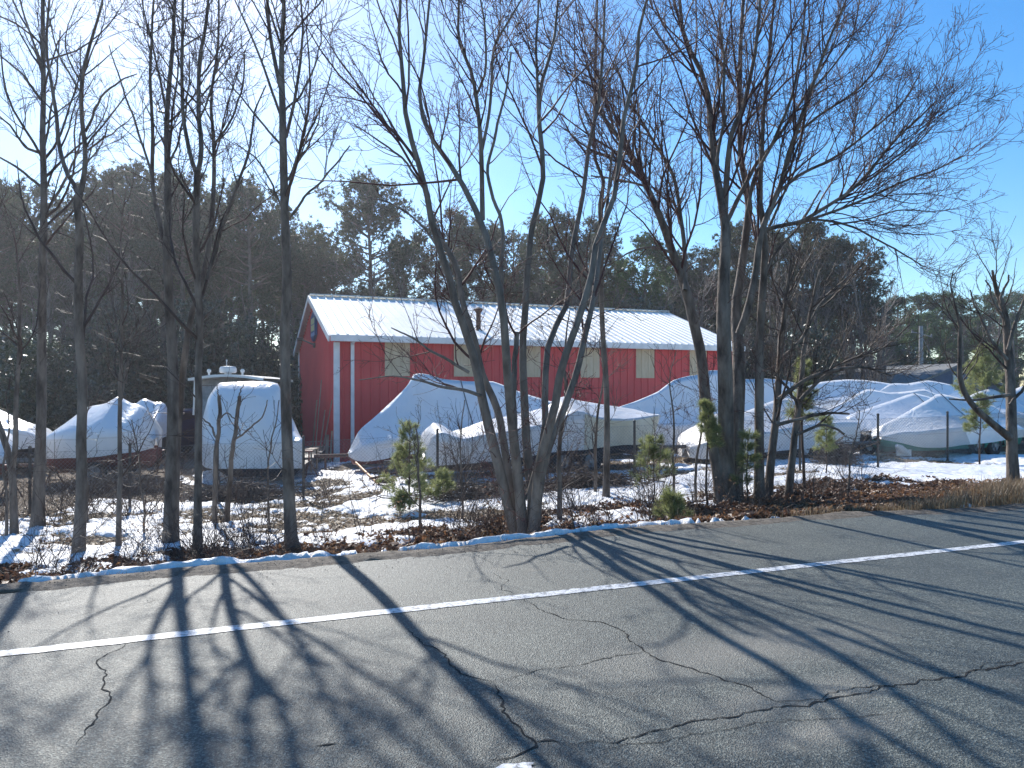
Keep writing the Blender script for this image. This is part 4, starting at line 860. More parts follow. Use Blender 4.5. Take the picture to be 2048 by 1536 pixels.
# ------------------------------------------------------------------ chain-link fence
fp = [(-150, 14.2, -.72), (607, 15.5, None), (875, 16.0, None), (1095, 16.3, None), (1269, 16.6, None), (1440, 16.9, None), (1600, 17.2, None), (1756, 17.5, None), (1895, 19.6, None), (2014, 22.0, None), (2200, 25.5, None)]
fp = [(-150, 13.9), (60, 14.3), (260, 14.7), (435, 15.1)] + [(a, b) for a, b, c in fp[1:]]
fence = thing('chain_link_fence', 'chain link fence with thin steel posts in front of the boats', 'fence', tuple(world_pt(607, 990, 15.5)))
tops = []
for px, z in fp:
    x = (px - 1024) / F * z; g_ = gh(x, z); r0 = Vector((x, z, g_ - .1)); r1 = Vector((x, z, g_ + 1.27)); tops.append((r0, r1))
    mb = MB(); mb.tube([r0, r1], .028, 8); mb.lathe(r1, UP, [(0, .034), (.03, .03), (.05, .001)], 8); mb.build('post', M['darkmetal'], fence)
mbw = MB(); WV = []; WQ = []
def wire(a, b, r=.0030):
    d = b - a; nrm = Vector((-d.y, d.x, 0)).normalized() * r; u = Vector((0, 0, r)); base_ = len(WV)
    WV.extend([a - nrm, a + u, a + nrm * .9 - u * .4, b - nrm, b + u, b + nrm * .9 - u * .4])
    for k_ in range(3): WQ.append((base_ + k_, base_ + (k_ + 1) % 3, base_ + 3 + (k_ + 1) % 3, base_ + 3 + k_))
for (a0, a1), (b0, b1) in zip(tops[:-1], tops[1:]):
    L = (Vector((b0.x, b0.y, 0)) - Vector((a0.x, a0.y, 0))).length; H = 1.14; st = .075; nn = int(L / st)
    def P(s, h): t = s / L; q = a0.lerp(b0, t); return Vector((q.x, q.y, q.z + .14 + h))
    for i in range(-int(H / st), nn):
        s0 = i * st
        for up_ in (0, 1):
            sa, sb = max(0, s0), min(L, s0 + H)
            if sb - sa < .02: continue
            ha, hb = sa - s0, sb - s0
            if up_: ha, hb = H - ha, H - hb
            k_ = 3
            for j in range(k_):
                t0, t1 = j / k_, (j + 1) / k_; wire(P(sa + (sb - sa) * t0, ha + (hb - ha) * t0), P(sa + (sb - sa) * t1, ha + (hb - ha) * t1))
    for h in (0.01, H): wire(P(0, h), P(L, h), .004)
link('wire_mesh', np_mesh('wire_mesh', np.array([tuple(v) for v in WV]), WQ), M['galv'], fence)
# ------------------------------------------------------------------ trees
def tubes_mesh(batches):
    """batches: list of (P (B,n,3), R (B,n), sides) -> vertices, quads"""
    Vs = []; Qs = []; off = 0
    for P, Rr, k in batches:
        B, n, _ = P.shape
        if B == 0: continue
        Tn = np.gradient(P, axis=1); Tn /= np.linalg.norm(Tn, axis=2, keepdims=True) + 1e-9
        ref = np.array([0.31, 0.87, 0.38]); ref /= np.linalg.norm(ref)
        X = np.cross(Tn, ref); X /= np.linalg.norm(X, axis=2, keepdims=True) + 1e-9; Y = np.cross(Tn, X)
        a = np.arange(k) * 2 * np.pi / k
        V = P[:, :, None, :] + Rr[:, :, None, None] * (X[:, :, None, :] * np.cos(a)[None, None, :, None] + Y[:, :, None, :] * np.sin(a)[None, None, :, None])
        Vs.append(V.reshape(-1, 3))
        b = np.arange(B)[:, None, None] * n * k; i = np.arange(n - 1)[None, :, None] * k; j = np.arange(k)[None, None, :]; j2 = (j + 1) % k
        q = np.stack([b + i + j, b + i + j2, b + i + k + j2, b + i + k + j], -1).reshape(-1, 4) + off
        Qs.append(q); off += B * n * k
    return np.concatenate(Vs), np.concatenate(Qs)

def resample(P, Rr, n=26):
    P = np.asarray(P, float); d = np.concatenate([[0], np.cumsum(np.linalg.norm(np.diff(P, axis=0), axis=1))]); q = np.linspace(0, d[-1], n)
    if len(P) < 3: out = np.stack([np.interp(q, d, P[:, i]) for i in range(3)], -1)
    else: out = np.stack([smooth_interp(d, P[:, i], q, .9) for i in range(3)], -1)
    return out, np.interp(q, d, Rr)

def grow(rg, P, Rr, per_m, len_rng, t_rng, ang, n, trop, wig, rfac=.55, rmin=.003, rcap=.03, taper=.25, tfall=.5, down=0.0, minlen=0.05, rlen=.012):
    """side branches on the parents (P: B,n,3), rising with tropism trop"""
    B, m, _ = P.shape
    L = np.linalg.norm(np.diff(P, axis=1), axis=2).sum(1); cnt = rg.poisson(np.maximum(L * (t_rng[1] - t_rng[0]) * per_m, 0)); par = np.repeat(np.arange(B), cnt); K = len(par)
    if K == 0: return np.zeros((0, n, 3)), np.zeros((0, n))
    t = rg.uniform(t_rng[0], t_rng[1], K); ft = t * (m - 1); i = np.minimum(ft.astype(int), m - 2); f = (ft - i)[:, None]
    p0 = P[par, i] * (1 - f) + P[par, i + 1] * f; tan = P[par, i + 1] - P[par, i]; tan /= np.linalg.norm(tan, axis=1, keepdims=True) + 1e-9
    r0 = Rr[par, i] * (1 - f[:, 0]) + Rr[par, i + 1] * f[:, 0]
    rv = rg.normal(size=(K, 3)); side = np.cross(tan, rv); side /= np.linalg.norm(side, axis=1, keepdims=True) + 1e-9
    a = np.radians(rg.normal(ang, 9, K))[:, None]; d = tan * np.cos(a) + side * np.sin(a); d[:, 2] -= down
    ln = rg.uniform(len_rng[0], len_rng[1], K) * (1 - tfall * t); ln = np.maximum(ln, minlen)
    ln = np.minimum(ln, np.maximum(L[par] * .9, minlen))
    rb = np.clip(np.minimum(r0 * rfac, ln * rlen), rmin, rcap)
    out = np.zeros((K, n, 3)); out[:, 0] = p0; step = (ln / (n - 1))[:, None]
    for s in range(1, n):
        d = d + rg.normal(0, wig, (K, 3)); d[:, 2] += trop; d /= np.linalg.norm(d, axis=1, keepdims=True); out[:, s] = out[:, s - 1] + d * step
    rr = rb[:, None] * np.linspace(1, taper, n)[None, :]; rr = np.maximum(rr, rmin * .75)
    return out, rr

def bud_mesh(rg, P, per, size=.006, length=.014):
    """little swollen buds near the twig tips"""
    B, n, _ = P.shape; idx = np.repeat(np.arange(B), per); t = rg.uniform(.3, 1, len(idx)) * (n - 1); i = np.minimum(t.astype(int), n - 2); f = (t - i)[:, None]
    c = P[idx, i] * (1 - f) + P[idx, i + 1] * f; K = len(c); d = rg.normal(size=(K, 3)); d[:, 2] = abs(d[:, 2]) + .4; d /= np.linalg.norm(d, axis=1, keepdims=True)
    s1 = np.cross(d, rg.normal(size=(K, 3))); s1 /= np.linalg.norm(s1, axis=1, keepdims=True); s2 = np.cross(d, s1)
    V = np.stack([c, c + d * length * .5 + s1 * size, c + d * length * .5 - s1 * size * .5 + s2 * size * .8, c + d * length * .5 - s1 * size * .5 - s2 * size * .8, c + d * length], 1)
    T = (np.arange(K)[:, None, None] * 5 + np.array([[0, 1, 2], [0, 2, 3], [0, 3, 1], [4, 2, 1], [4, 3, 2], [4, 1, 3]])[None]).reshape(-1, 3)
    return V.reshape(-1, 3), T

def fg_tree(name, label, base, stems, seed, cat='tree', dens=1.0, twig='twig', bark='bark', low=0.25, L1=(.8, 2.6), buds=0, flare=1.5, ang=38, group=None, top=True, d1=2.2, rs=1.0):
    """base: (px, py) of the foot in the photo; stems: lists of (px, py, half width px); first stem starts at the foot"""
    rg = np.random.default_rng(seed); b = on_ground(*base) if len(base) == 2 else Vector((world_pt(base[0], 0, base[2]).x, base[2], gh(world_pt(base[0], 0, base[2]).x, base[2])))
    root = thing(name, label, cat, tuple(b), group); z0 = b.y; SP = []; SR = []; ST = []
    for si, st in enumerate(stems):
        opt = st[0] if isinstance(st[0], dict) else {}; pts = st[1:] if opt else st
        lean = opt.get('lean', rg.uniform(-.16, .16)); zoff = opt.get('z', 0); P = []; Rr = []
        y0 = pts[0][1]
        for (x, y, r) in pts:
            dy = max(0, y0 - y) / F * z0; z = z0 + zoff + lean * dy + .25 * math.sin(dy * .8 + si) * min(1, dy / 3); P.append(tuple(world_pt(x, y, z))); Rr.append(r * rs / F * z)
        if pts[0][1] >= base[1] - 45:                       # stems that reach the soil
            g_ = gh(P[0][0], P[0][1]); P[0] = (P[0][0], P[0][1], g_ - .12); Rr[0] *= flare
            p1 = np.array(P[0]) * .8 + np.array(P[1]) * .2; P.insert(1, tuple(p1)); Rr.insert(1, Rr[0] / flare * 1.12)
        if pts[-1][1] <= 12 and top:
            a_, b_ = np.array(P[-2]), np.array(P[-1]); d = (b_ - a_) / np.linalg.norm(b_ - a_); d = d * .7 + np.array([0, 0, .3]); d /= np.linalg.norm(d)
            P += [tuple(b_ + d * 1.3), tuple(b_ + d * 2.8)]; Rr += [Rr[-1] * .6, .006]
        p, r = resample(P, Rr, 30)
        p += (np.stack([fbm(np.linspace(0, 6, 30), np.zeros(30) + seed + si * 3 + c, 5) - .5 for c in range(3)], -1)) * .07 * np.minimum(1, np.linspace(0, 4, 30))[:, None] * [1, 1, 0]
        SP.append(p); SR.append(r); ST.append(opt.get('low', low if si == 0 else .12))
    SP = np.array(SP); SR = np.array(SR)
    v, q = tubes_mesh([(SP, SR, 12)]); link('trunk', np_mesh('trunk', v, q, smooth=True), M[bark], root)
    b1P = []; b1R = []
    for i in range(len(SP)):
        sc = min(1.3, max(.62, SR[i, 8] / .045))
        p, r = grow(rg, SP[i:i + 1], SR[i:i + 1], d1 * 1.35 * dens, (L1[0] * sc * 1.1, L1[1] * sc * 1.15), (ST[i], .98), ang, 9, .08, .12, rfac=.5, rmin=.0055, rcap=.024, tfall=.4, rlen=.014)
        b1P.append(p); b1R.append(r)
        if ST[i] > .05: 
            p, r = grow(rg, SP[i:i + 1], SR[i:i + 1], .9 * dens, (.3, 1.1), (.06, ST[i] + .1), 70, 9, .03, .16, rmin=.003, rcap=.007); b1P.append(p); b1R.append(r)
    p1 = np.concatenate(b1P); r1 = np.concatenate(b1R)
    p1b, r1b = grow(rg, p1, r1, 3.4, (.4, 1.35), (.15, .95), 36, 7, .05, .12, rmin=.0045, rcap=.012)
    p2, r2 = grow(rg, p1, r1, 3.6 * dens, (.2, .7), (.2, 1), 42, 5, .05, .13, rmin=.0036, rcap=.007)
    p3, r3 = grow(rg, p1b, r1b, 6.5 * dens, (.16, .6), (.1, 1), 42, 5, .06, .13, rmin=.0035, rcap=.006)
    p4, r4 = grow(rg, p3, r3, 5.5 * dens, (.06, .22), (.15, 1), 45, 4, .06, .12, rmin=.003, rcap=.0045)
    p5, r5 = grow(rg, SP, SR, 2.5, (.15, .6), (.5, 1), 50, 5, .07, .13, rmin=.0028, rcap=.006)
    v, q = tubes_mesh([(p1, r1, 5), (p1b, r1b, 4), (np.concatenate([p2, p3, p5]), np.concatenate([r2, r3, r5]), 3), (p4, r4, 3)])
    cr_ = link('branches', np_mesh('branches', v, q, smooth=True), M[twig], root)
    if buds:
        V, T = bud_mesh(rg, p3, buds); V2, T2 = bud_mesh(rg, p4, max(1, buds // 2))
        link('buds', np_mesh('buds', np.concatenate([V, V2]), T=np.concatenate([T, T2 + len(V)])), M['bud'], root)
    return root

T_ = fg_tree
T_('bare_tree', 'straight bare tree, leftmost tall trunk, with long rising side limbs', (75, 1058), [
    [{'lean': .02, 'low': .35}, (75, 1056, 11), (80, 900, 9.5), (82, 700, 8.5), (86, 456, 7), (86, 365, 6), (84, 296, 5.5), (86, 182, 4.6), (84, 60, 4), (84, 0, 3.6)],
    [(92, 425, 3), (110, 392, 2.8), (132, 355, 2.4), (148, 320, 2), (158, 285, 1.6), (170, 220, 1)], [(80, 372, 3), (40, 338, 2.4), (0, 314, 1.8), (-60, 280, 1)],
    [(80, 306, 3), (55, 296, 2.6), (36, 273, 2.2), (18, 250, 1.8), (0, 234, 1.5), (-60, 200, 1)], [(82, 200, 3), (60, 170, 2.5), (45, 150, 2), (0, 112, 1.4), (-40, 80, 1)],
    [(88, 300, 2.4), (100, 240, 2), (112, 160, 1.6), (118, 60, 1.2)], [(82, 130, 2.5), (62, 70, 2), (40, 0, 1.5)]], 11, low=.3)
T_('bare_tree', 'bare tree forking into a wide V just above the pine line at left', (158, 1112), [
    [{'lean': .0, 'low': .5}, (157, 1112, 11), (161, 950, 10), (163, 800, 9), (158, 600, 8), (158, 470, 7.5), (158, 390, 7)],
    [{'lean': .1}, (158, 396, 5), (150, 372, 4.6), (137, 352, 4.2), (118, 292, 4), (109, 214, 3.4), (102, 160, 3), (95, 110, 2.6), (100, 0, 2)],
    [{'lean': -.1}, (158, 396, 6), (166, 365, 5), (171, 296, 4.5), (165, 240, 4.2), (164, 182, 4), (176, 105, 3.2), (200, 27, 2.4), (207, 0, 2)],
    [(176, 300, 2), (205, 280, 1.7), (237, 260, 1.3), (270, 225, .8)], [(171, 264, 2.6), (190, 225, 2.3), (214, 182, 2), (245, 160, 1.6), (273, 148, 1.1)],
    [(158, 180, 2), (135, 140, 1.8), (118, 114, 1.6), (100, 36, 1.2), (92, 0, 1)], [(137, 355, 1.8), (170, 330, 1.6), (200, 290, 1.2), (220, 240, .8)]], 12)
T_('bare_tree', 'thick double trunked bare tree left of the cabin cruiser', (340, 1092), [
    [{'lean': .02, 'low': .45}, (341, 1092, 13), (343, 900, 11.5), (344, 700, 10), (336, 501, 8), (337, 387, 7), (335, 228, 5), (342, 140, 4.2), (346, 91, 3.8), (351, 0, 3)],
    [{'lean': .15, 'z': .12, 'low': .5}, (348, 1085, 8), (352, 950, 7.5), (360, 820, 7), (369, 720, 6.5), (385, 620, 5.5), (410, 547, 5), (424, 456, 4.6), (431, 342, 4), (431, 283, 3.6), (424, 196, 3), (435, 114, 2.6), (438, 0, 2)],
    [{'low': .2}, (336, 520, 5), (320, 450, 4.4), (308, 378, 4), (308, 251, 3.4), (301, 160, 3), (305, 46, 2.3), (308, 0, 2)], [(308, 370, 2.6), (296, 319, 2.4), (273, 255, 2.2), (255, 200, 1.8), (237, 150, 1.5), (215, 90, 1)],
    [(335, 235, 2.6), (320, 160, 2.2), (305, 90, 1.8), (285, 0, 1.4)], [(431, 285, 2.4), (455, 255, 2.2), (480, 190, 1.8), (492, 110, 1.3)], [(337, 330, 2.2), (360, 270, 2), (372, 200, 1.6), (380, 120, 1.2)]], 13)
T_('bare_tree', 'bare tree whose trunk splits into twin upright stems near the pine tops', (396, 1108), [
    [{'lean': -.03, 'low': .4}, (396, 1108, 8.5), (394, 973, 7.5), (396, 843, 7), (397, 700, 6.8), (394, 547, 6.5), (392, 456, 6.5), (394, 340, 6.5)],
    [(393, 348, 4.5), (383, 319, 4.2), (374, 273, 4), (367, 205, 3.6), (366, 90, 3), (367, 0, 2.5)], [(395, 348, 5), (401, 319, 4.8), (399, 228, 4.4), (401, 114, 3.6), (412, 46, 3.2), (415, 0, 2.6)],
    [(415, 560, 3.2), (440, 470, 3.2), (456, 419, 3), (475, 370, 2.8), (490, 328, 2.6), (504, 264, 2.2), (510, 228, 1.8), (530, 170, 1.2)], [(399, 240, 2), (420, 190, 1.8), (433, 137, 1.4), (450, 60, 1)]], 14)
T_('bare_tree', 'slim young bare tree between the two thickest left trunks', (237, 1100), [[{'low': .2, 'lean': 0}, (237, 1100, 5), (239, 908, 4.2), (242, 778, 3.8), (244, 680, 3.2), (246, 560, 2.4), (243, 450, 1.4), (250, 380, .8)], [(244, 700, 2), (225, 600, 1.5), (205, 520, 1)], [(243, 800, 2), (262, 700, 1.6), (290, 620, 1)]], 15, L1=(.5, 1.6))
T_('bare_tree', 'leaning V shaped young tree at the left picture edge', (28, 1068), [[{'low': .3, 'lean': 0}, (29, 1066, 7), (26, 957, 6.5), (13, 891, 6), (0, 850, 5.5), (-20, 790, 5), (-50, 650, 3), (-70, 500, 1.5)], [(25, 935, 5.5), (32, 880, 5), (34, 826, 4.6), (36, 760, 4), (40, 600, 2.6), (30, 460, 1.2)]], 16)
T_('cut_sapling', 'thin sapling with a snapped top, left of the pair before the cruiser', (430, 1050), [[{'low': .1, 'lean': 0}, (430, 1048, 4.5), (433, 908, 4.2), (436, 850, 3.8), (440, 791, 3.4)], [(434, 880, 2), (420, 850, 1.8), (405, 835, 1.3)], [(438, 840, 1.6), (452, 826, 1.4), (470, 838, 1.1)], [(439, 795, 1.2), (432, 770, .8)]], 17, cat='sapling', dens=.45, L1=(.3, .9), top=False)
T_('cut_sapling', 'thin sapling with a splintered top, right of the pair before the cruiser', (454, 1045), [[{'low': .1, 'lean': 0}, (452, 1040, 5), (465, 908, 4.4), (471, 850, 4), (478, 792, 3.6)], [(476, 796, 1.4), (484, 780, 1.2), (486, 768, .8)], [(472, 835, 1.5), (478, 855, 1.5), (479, 872, 1.2)], [(468, 880, 2), (500, 858, 1.7), (525, 830, 1.4), (533, 800, 1)]], 18, cat='sapling', dens=.45, L1=(.3, .9), top=False)
T_('bare_tree', 'tall straight bare tree just left of the red barn, many ascending limbs', (586, 1108), [
    [{'lean': 0, 'low': .42}, (587, 1108, 14), (581, 1060, 12.5), (577, 940, 11), (574, 800, 10.5), (573, 680, 10), (576, 570, 9.2), (570, 433, 8.2), (567, 273, 7.2), (565, 160, 6), (566, 80, 4.5), (567, 0, 3.8)],
    [(565, 190, 4.6), (556, 150, 4.2), (545, 91, 3.8), (538, 36, 3.4), (536, 0, 3)], [(572, 275, 3.4), (588, 205, 3), (602, 114, 2.6), (608, 60, 2.2), (602, 0, 1.8)],
    [(561, 230, 2.8), (540, 170, 2.5), (524, 123, 2.2), (505, 75, 1.9), (492, 46, 1.7), (469, 0, 1.3)], [(577, 440, 2.8), (600, 405, 2.5), (638, 365, 2.1), (672, 325, 1.7), (700, 292, 1.3)],
    [(575, 360, 2.6), (595, 330, 2.3), (611, 305, 2), (630, 262, 1.6), (642, 220, 1.1)], [(562, 290, 2.4), (530, 255, 2.1), (501, 219, 1.8), (465, 175, 1.4), (433, 137, 1)], [(570, 220, 2.2), (600, 190, 2), (628, 130, 1.6), (645, 50, 1.2)],
    [(566, 420, 2.2), (540, 360, 1.9), (505, 310, 1.5), (470, 285, 1)]], 19)
T_('multi_stemmed_tree', 'many stemmed grey tree fanning out in front of the red barn', (1050, 1082, 10.3), [
    [{'lean': -.05, 'low': .45, 'z': .1}, (1040, 1080, 9), (1016, 1012, 9), (993, 911, 9), (983, 869, 8.6), (964, 788, 8), (951, 723, 7.4), (934, 667, 7), (911, 609, 6.6), (896, 547, 6.2), (864, 456, 5.6), (846, 365, 5), (823, 283, 4.5), (807, 205, 4), (805, 160, 3.6), (796, 68, 3), (800, 0, 2.5)],
    [{'lean': .12, 'low': .45, 'z': .25}, (1045, 1078, 7), (1025, 1000, 7), (1006, 885, 6.8), (993, 820, 6.4), (967, 755, 6), (947, 674, 5.6), (925, 609, 5.2), (912, 530, 4.6), (876, 465, 4), (850, 385, 3.4)],
    [{'lean': -.1, 'low': .42}, (1050, 1084, 10), (1042, 1010, 9.5), (1029, 885, 8.4), (1016, 755, 7.6), (1010, 658, 7), (1003, 600, 6.6), (987, 533, 6.2), (969, 465, 5.8), (942, 401, 5), (905, 337, 4.4), (860, 273, 3.8), (838, 210, 3.2), (848, 110, 2.6), (860, 0, 2)],
    [{'low': .2}, (965, 440, 4.6), (964, 380, 4.2), (964, 319, 4), (962, 273, 3.8), (951, 182, 3.4), (942, 137, 3), (921, 91, 2.6), (917, 0, 2)], [(964, 300, 3), (978, 228, 2.7), (985, 150, 2.4), (990, 91, 2.2), (1015, 45, 1.8), (1042, 0, 1.4)],
    [(953, 190, 2.4), (969, 150, 2.2), (971, 45, 1.8), (964, 0, 1.5)], [{'low': .3}, (1003, 600, 3.6), (1004, 540, 3.4), (1001, 433, 3.2), (987, 396, 3), (978, 355, 2.8), (992, 264, 2.4), (1010, 182, 2), (1024, 105, 1.5)],
    [{'lean': .08, 'low': .45, 'z': .15}, (1058, 1082, 9), (1066, 1010, 8.6), (1055, 918, 7.8), (1048, 788, 7), (1047, 690, 6.4), (1052, 620, 6), (1056, 547, 5.6), (1065, 456, 5), (1087, 365, 4.6), (1083, 273, 4.2), (1077, 228, 4), (1083, 169, 3.4), (1106, 91, 2.6), (1115, 0, 2)],
    [(1078, 232, 3), (1076, 160, 2.6), (1074, 68, 2.1), (1076, 0, 1.7)],
    [{'lean': -.12, 'low': .45, 'z': -.05}, (1064, 1084, 9.5), (1070, 1010, 9), (1087, 902, 8), (1110, 820, 7.4), (1123, 739, 6.8), (1139, 690, 6.4), (1162, 625, 6), (1180, 560, 5.6), (1194, 479, 5.2), (1225, 410, 4.6), (1242, 319, 4.2), (1251, 228, 3.8), (1274, 137, 3.2), (1283, 45, 2.6), (1297, 0, 2.2)],
    [{'lean': .1, 'low': .4, 'z': .05}, (1066, 1080, 8), (1081, 967, 7.5), (1100, 890, 7), (1128, 820, 6.4), (1152, 750, 5.8), (1172, 660, 5.2), (1188, 593, 4.6), (1200, 500, 3.8), (1215, 400, 2.8), (1225, 300, 1.8)],
    [{'low': .45, 'lean': .2}, (1056, 1000, 6), (1090, 860, 6), (1092, 760, 5.8), (1100, 680, 5.4), (1133, 612, 5), (1142, 501, 4.6), (1165, 387, 4), (1179, 273, 3.5), (1192, 219, 3.2), (1205, 100, 2.4), (1210, 0, 1.8)],
    [{'low': .9}, (1034, 960, 5.5), (1029, 800, 5), (1034, 664, 4.4)], [{'lean': -.5}, (966, 793, 3.4), (925, 780, 3), (885, 774, 2.5), (843, 762, 2), (790, 752, 1.3), (720, 760, .8)],
    [{'lean': -.4}, (938, 745, 3), (900, 722, 2.6), (869, 706, 2.2), (817, 671, 1.6), (780, 655, 1)], [(846, 375, 2.2), (815, 330, 2), (770, 290, 1.6), (710, 250, 1)], [(880, 500, 2.2), (840, 450, 2), (790, 410, 1.6), (735, 395, 1)]], 20, bark='bark2', rs=1.15, d1=2.3, buds=1, dens=1.15, twig='twigred')
T_('bare_tree', 'slender bare tree rising right behind the many stemmed one', (1212, 1000), [[{'lean': 0, 'low': .45}, (1212, 998, 6.5), (1214, 850, 6), (1212, 760, 5.6), (1206, 675, 5.2), (1204, 560, 4.8), (1204, 474, 4.4), (1201, 410, 4), (1211, 378, 3.8), (1192, 319, 3.4), (1192, 200, 3), (1195, 0, 2.2)], [(1204, 420, 2.4), (1225, 360, 2.1), (1240, 280, 1.7), (1236, 180, 1.2)], [(1192, 310, 2), (1165, 240, 1.8), (1150, 150, 1.4), (1146, 50, 1)]], 21)
T_('big_maple', 'big spreading bare maple with red buds, right of centre', (1455, 1012), [
    [{'lean': .05, 'low': .5, 'z': -.05}, (1443, 1010, 11), (1440, 970, 10.5), (1424, 869, 9.6), (1413, 804, 9.2), (1403, 706, 8.6), (1386, 640, 8.2), (1368, 570, 7.4), (1348, 508, 6.6), (1325, 442, 5.8), (1300, 387, 5), (1279, 345, 4.4), (1252, 300, 3.6), (1215, 245, 2.8), (1180, 200, 2)],
    [{'lean': .2}, (1370, 580, 4), (1368, 492, 3.6), (1359, 410, 3.2), (1346, 346, 2.9), (1325, 310, 2.6), (1300, 273, 2.3), (1260, 200, 1.8), (1230, 120, 1.2)],
    [{'lean': 0, 'low': .45}, (1453, 1014, 15), (1452, 885, 13), (1451, 755, 12), (1447, 640, 11), (1447, 560, 9.5), (1450, 440, 7.4), (1441, 387, 6.2), (1428, 319, 5.4), (1420, 228, 4.6), (1407, 160, 4), (1388, 115, 3.4), (1373, 90, 3), (1359, 0, 2.2)],
    [{'lean': -.1}, (1450, 430, 5), (1452, 370, 4.8), (1456, 300, 4.4), (1462, 262, 4.2), (1482, 225, 3.6), (1505, 137, 3), (1519, 0, 2.2)],
    [{'lean': .2}, (1456, 440, 3.8), (1475, 400, 3.6), (1491, 370, 3.4), (1514, 328, 3.1), (1545, 290, 2.8), (1573, 250, 2.5), (1610, 195, 2), (1646, 130, 1.5), (1680, 60, 1)],
    [{'lean': .12, 'low': .45, 'z': .2}, (1468, 1008, 12), (1473, 853, 11), (1477, 755, 10.4), (1474, 674, 9.2), (1470, 620, 8), (1481, 547, 6.8), (1490, 479, 6.2), (1496, 387, 5.6), (1485, 350, 5), (1478, 273, 4.4), (1478, 182, 3.8), (1485, 0, 2.6)],
    [{'lean': -.15}, (1478, 668, 6.4), (1492, 630, 6), (1508, 560, 5.6), (1523, 456, 5), (1540, 415, 4.6), (1557, 380, 4.2), (1573, 319, 3.8), (1597, 245, 3.2), (1619, 182, 2.8), (1651, 91, 2.2), (1690, 0, 1.6)],
    [{'lean': -.2}, (1530, 460, 3.6), (1560, 452, 3.4), (1596, 445, 3.2), (1655, 412, 2.9), (1710, 374, 2.6), (1748, 330, 2.3), (1783, 287, 2), (1830, 245, 1.6), (1875, 200, 1.1)],
    [{'lean': .15}, (1592, 449, 2.6), (1630, 436, 2.4), (1665, 424, 2.3), (1756, 387, 2), (1815, 360, 1.7), (1870, 340, 1.4), (1925, 312, 1)], [{'lean': .05}, (1622, 438, 2), (1670, 444, 1.9), (1710, 456, 1.7), (1779, 492, 1.4), (1847, 533, 1)],
    [{'lean': -.25}, (1496, 420, 3), (1510, 350, 2.8), (1540, 300, 2.6), (1580, 200, 2.2), (1600, 100, 1.8), (1612, 0, 1.3)], [{'lean': .3}, (1590, 270, 2.2), (1640, 230, 2), (1700, 190, 1.8), (1760, 130, 1.4), (1790, 60, 1)],
    [{'lean': .1}, (1556, 385, 2.8), (1600, 350, 2.5), (1660, 320, 2.2), (1730, 270, 1.8), (1800, 210, 1.4), (1840, 150, 1)], [{'lean': -.3}, (1432, 330, 2.6), (1445, 250, 2.4), (1450, 150, 2), (1440, 40, 1.5)],
    [{'lean': .2}, (1619, 185, 1.8), (1660, 140, 1.6), (1700, 80, 1.3), (1720, 0, 1)], [{'lean': -.1}, (1700, 380, 1.6), (1760, 345, 1.5), (1830, 290, 1.2), (1880, 240, .9)], [{'lean': .3}, (1660, 450, 1.6), (1730, 440, 1.4), (1800, 420, 1.1), (1870, 425, .8)],
    [{'lean': -.35}, (1343, 505, 2.6), (1310, 495, 2.2), (1270, 500, 1.6), (1235, 520, 1)], [{'lean': -.2}, (1290, 372, 2), (1240, 360, 1.7), (1180, 352, 1.2)]], 22, twig='twigred', dens=1.35, buds=2, L1=(1.3, 3.3), d1=2.9, ang=29, rs=1.22)
T_('bare_tree', 'dark straight trunk immediately right of the big maple', (1519, 1005), [[{'lean': 0, 'low': .5}, (1519, 1003, 8), (1518, 900, 7.4), (1518, 755, 7), (1519, 660, 6.4), (1524, 560, 5.6), (1528, 479, 4.8), (1519, 410, 4.2), (1523, 319, 3.6), (1526, 228, 3), (1538, 110, 2.3), (1548, 0, 1.7)], [(1524, 560, 2.6), (1555, 500, 2.3), (1600, 450, 1.8), (1640, 380, 1.2)], [(1526, 480, 2.4), (1550, 430, 2.1), (1580, 350, 1.7), (1590, 250, 1.2)]], 23, twig='twigred', dens=1.1, rs=1.25)
T_('bare_tree', 'small crooked tree with long arms reaching right over the boats', (1537, 1000), [[{'low': .3, 'lean': 0}, (1536, 998, 6.5), (1541, 930, 6), (1552, 853, 5.4), (1557, 772, 5), (1562, 700, 4.2), (1572, 610, 3), (1580, 520, 1.8)], [{'lean': -.3}, (1556, 800, 3.6), (1580, 780, 3.2), (1608, 762, 3), (1640, 748, 2.7), (1680, 738, 2.3), (1730, 735, 1.7), (1780, 752, 1)], [(1552, 850, 3), (1600, 838, 2.6), (1650, 826, 2), (1700, 828, 1.2)], [(1560, 720, 2.4), (1600, 680, 2), (1640, 610, 1.6), (1690, 560, 1)]], 24, L1=(.6, 2.1), dens=1.35, rs=1.35)
T_('bare_tree', 'small leaning tree between the maple and the wheel of the boat trailer', (1574, 996), [[{'low': .3, 'lean': 0}, (1574, 994, 5.5), (1586, 902, 5), (1596, 830, 4.6), (1603, 770, 4), (1607, 700, 3.2), (1622, 620, 2.2), (1640, 540, 1.2)], [(1600, 800, 2.8), (1640, 760, 2.5), (1700, 720, 2.1), (1760, 700, 1.6), (1820, 650, 1)], [(1597, 815, 2.4), (1570, 770, 2), (1545, 745, 1.4)], [{'lean': -.3}, (1592, 870, 2.2), (1650, 850, 1.9), (1690, 868, 1.4)]], 25, L1=(.6, 2.1), dens=1.35, rs=1.35)
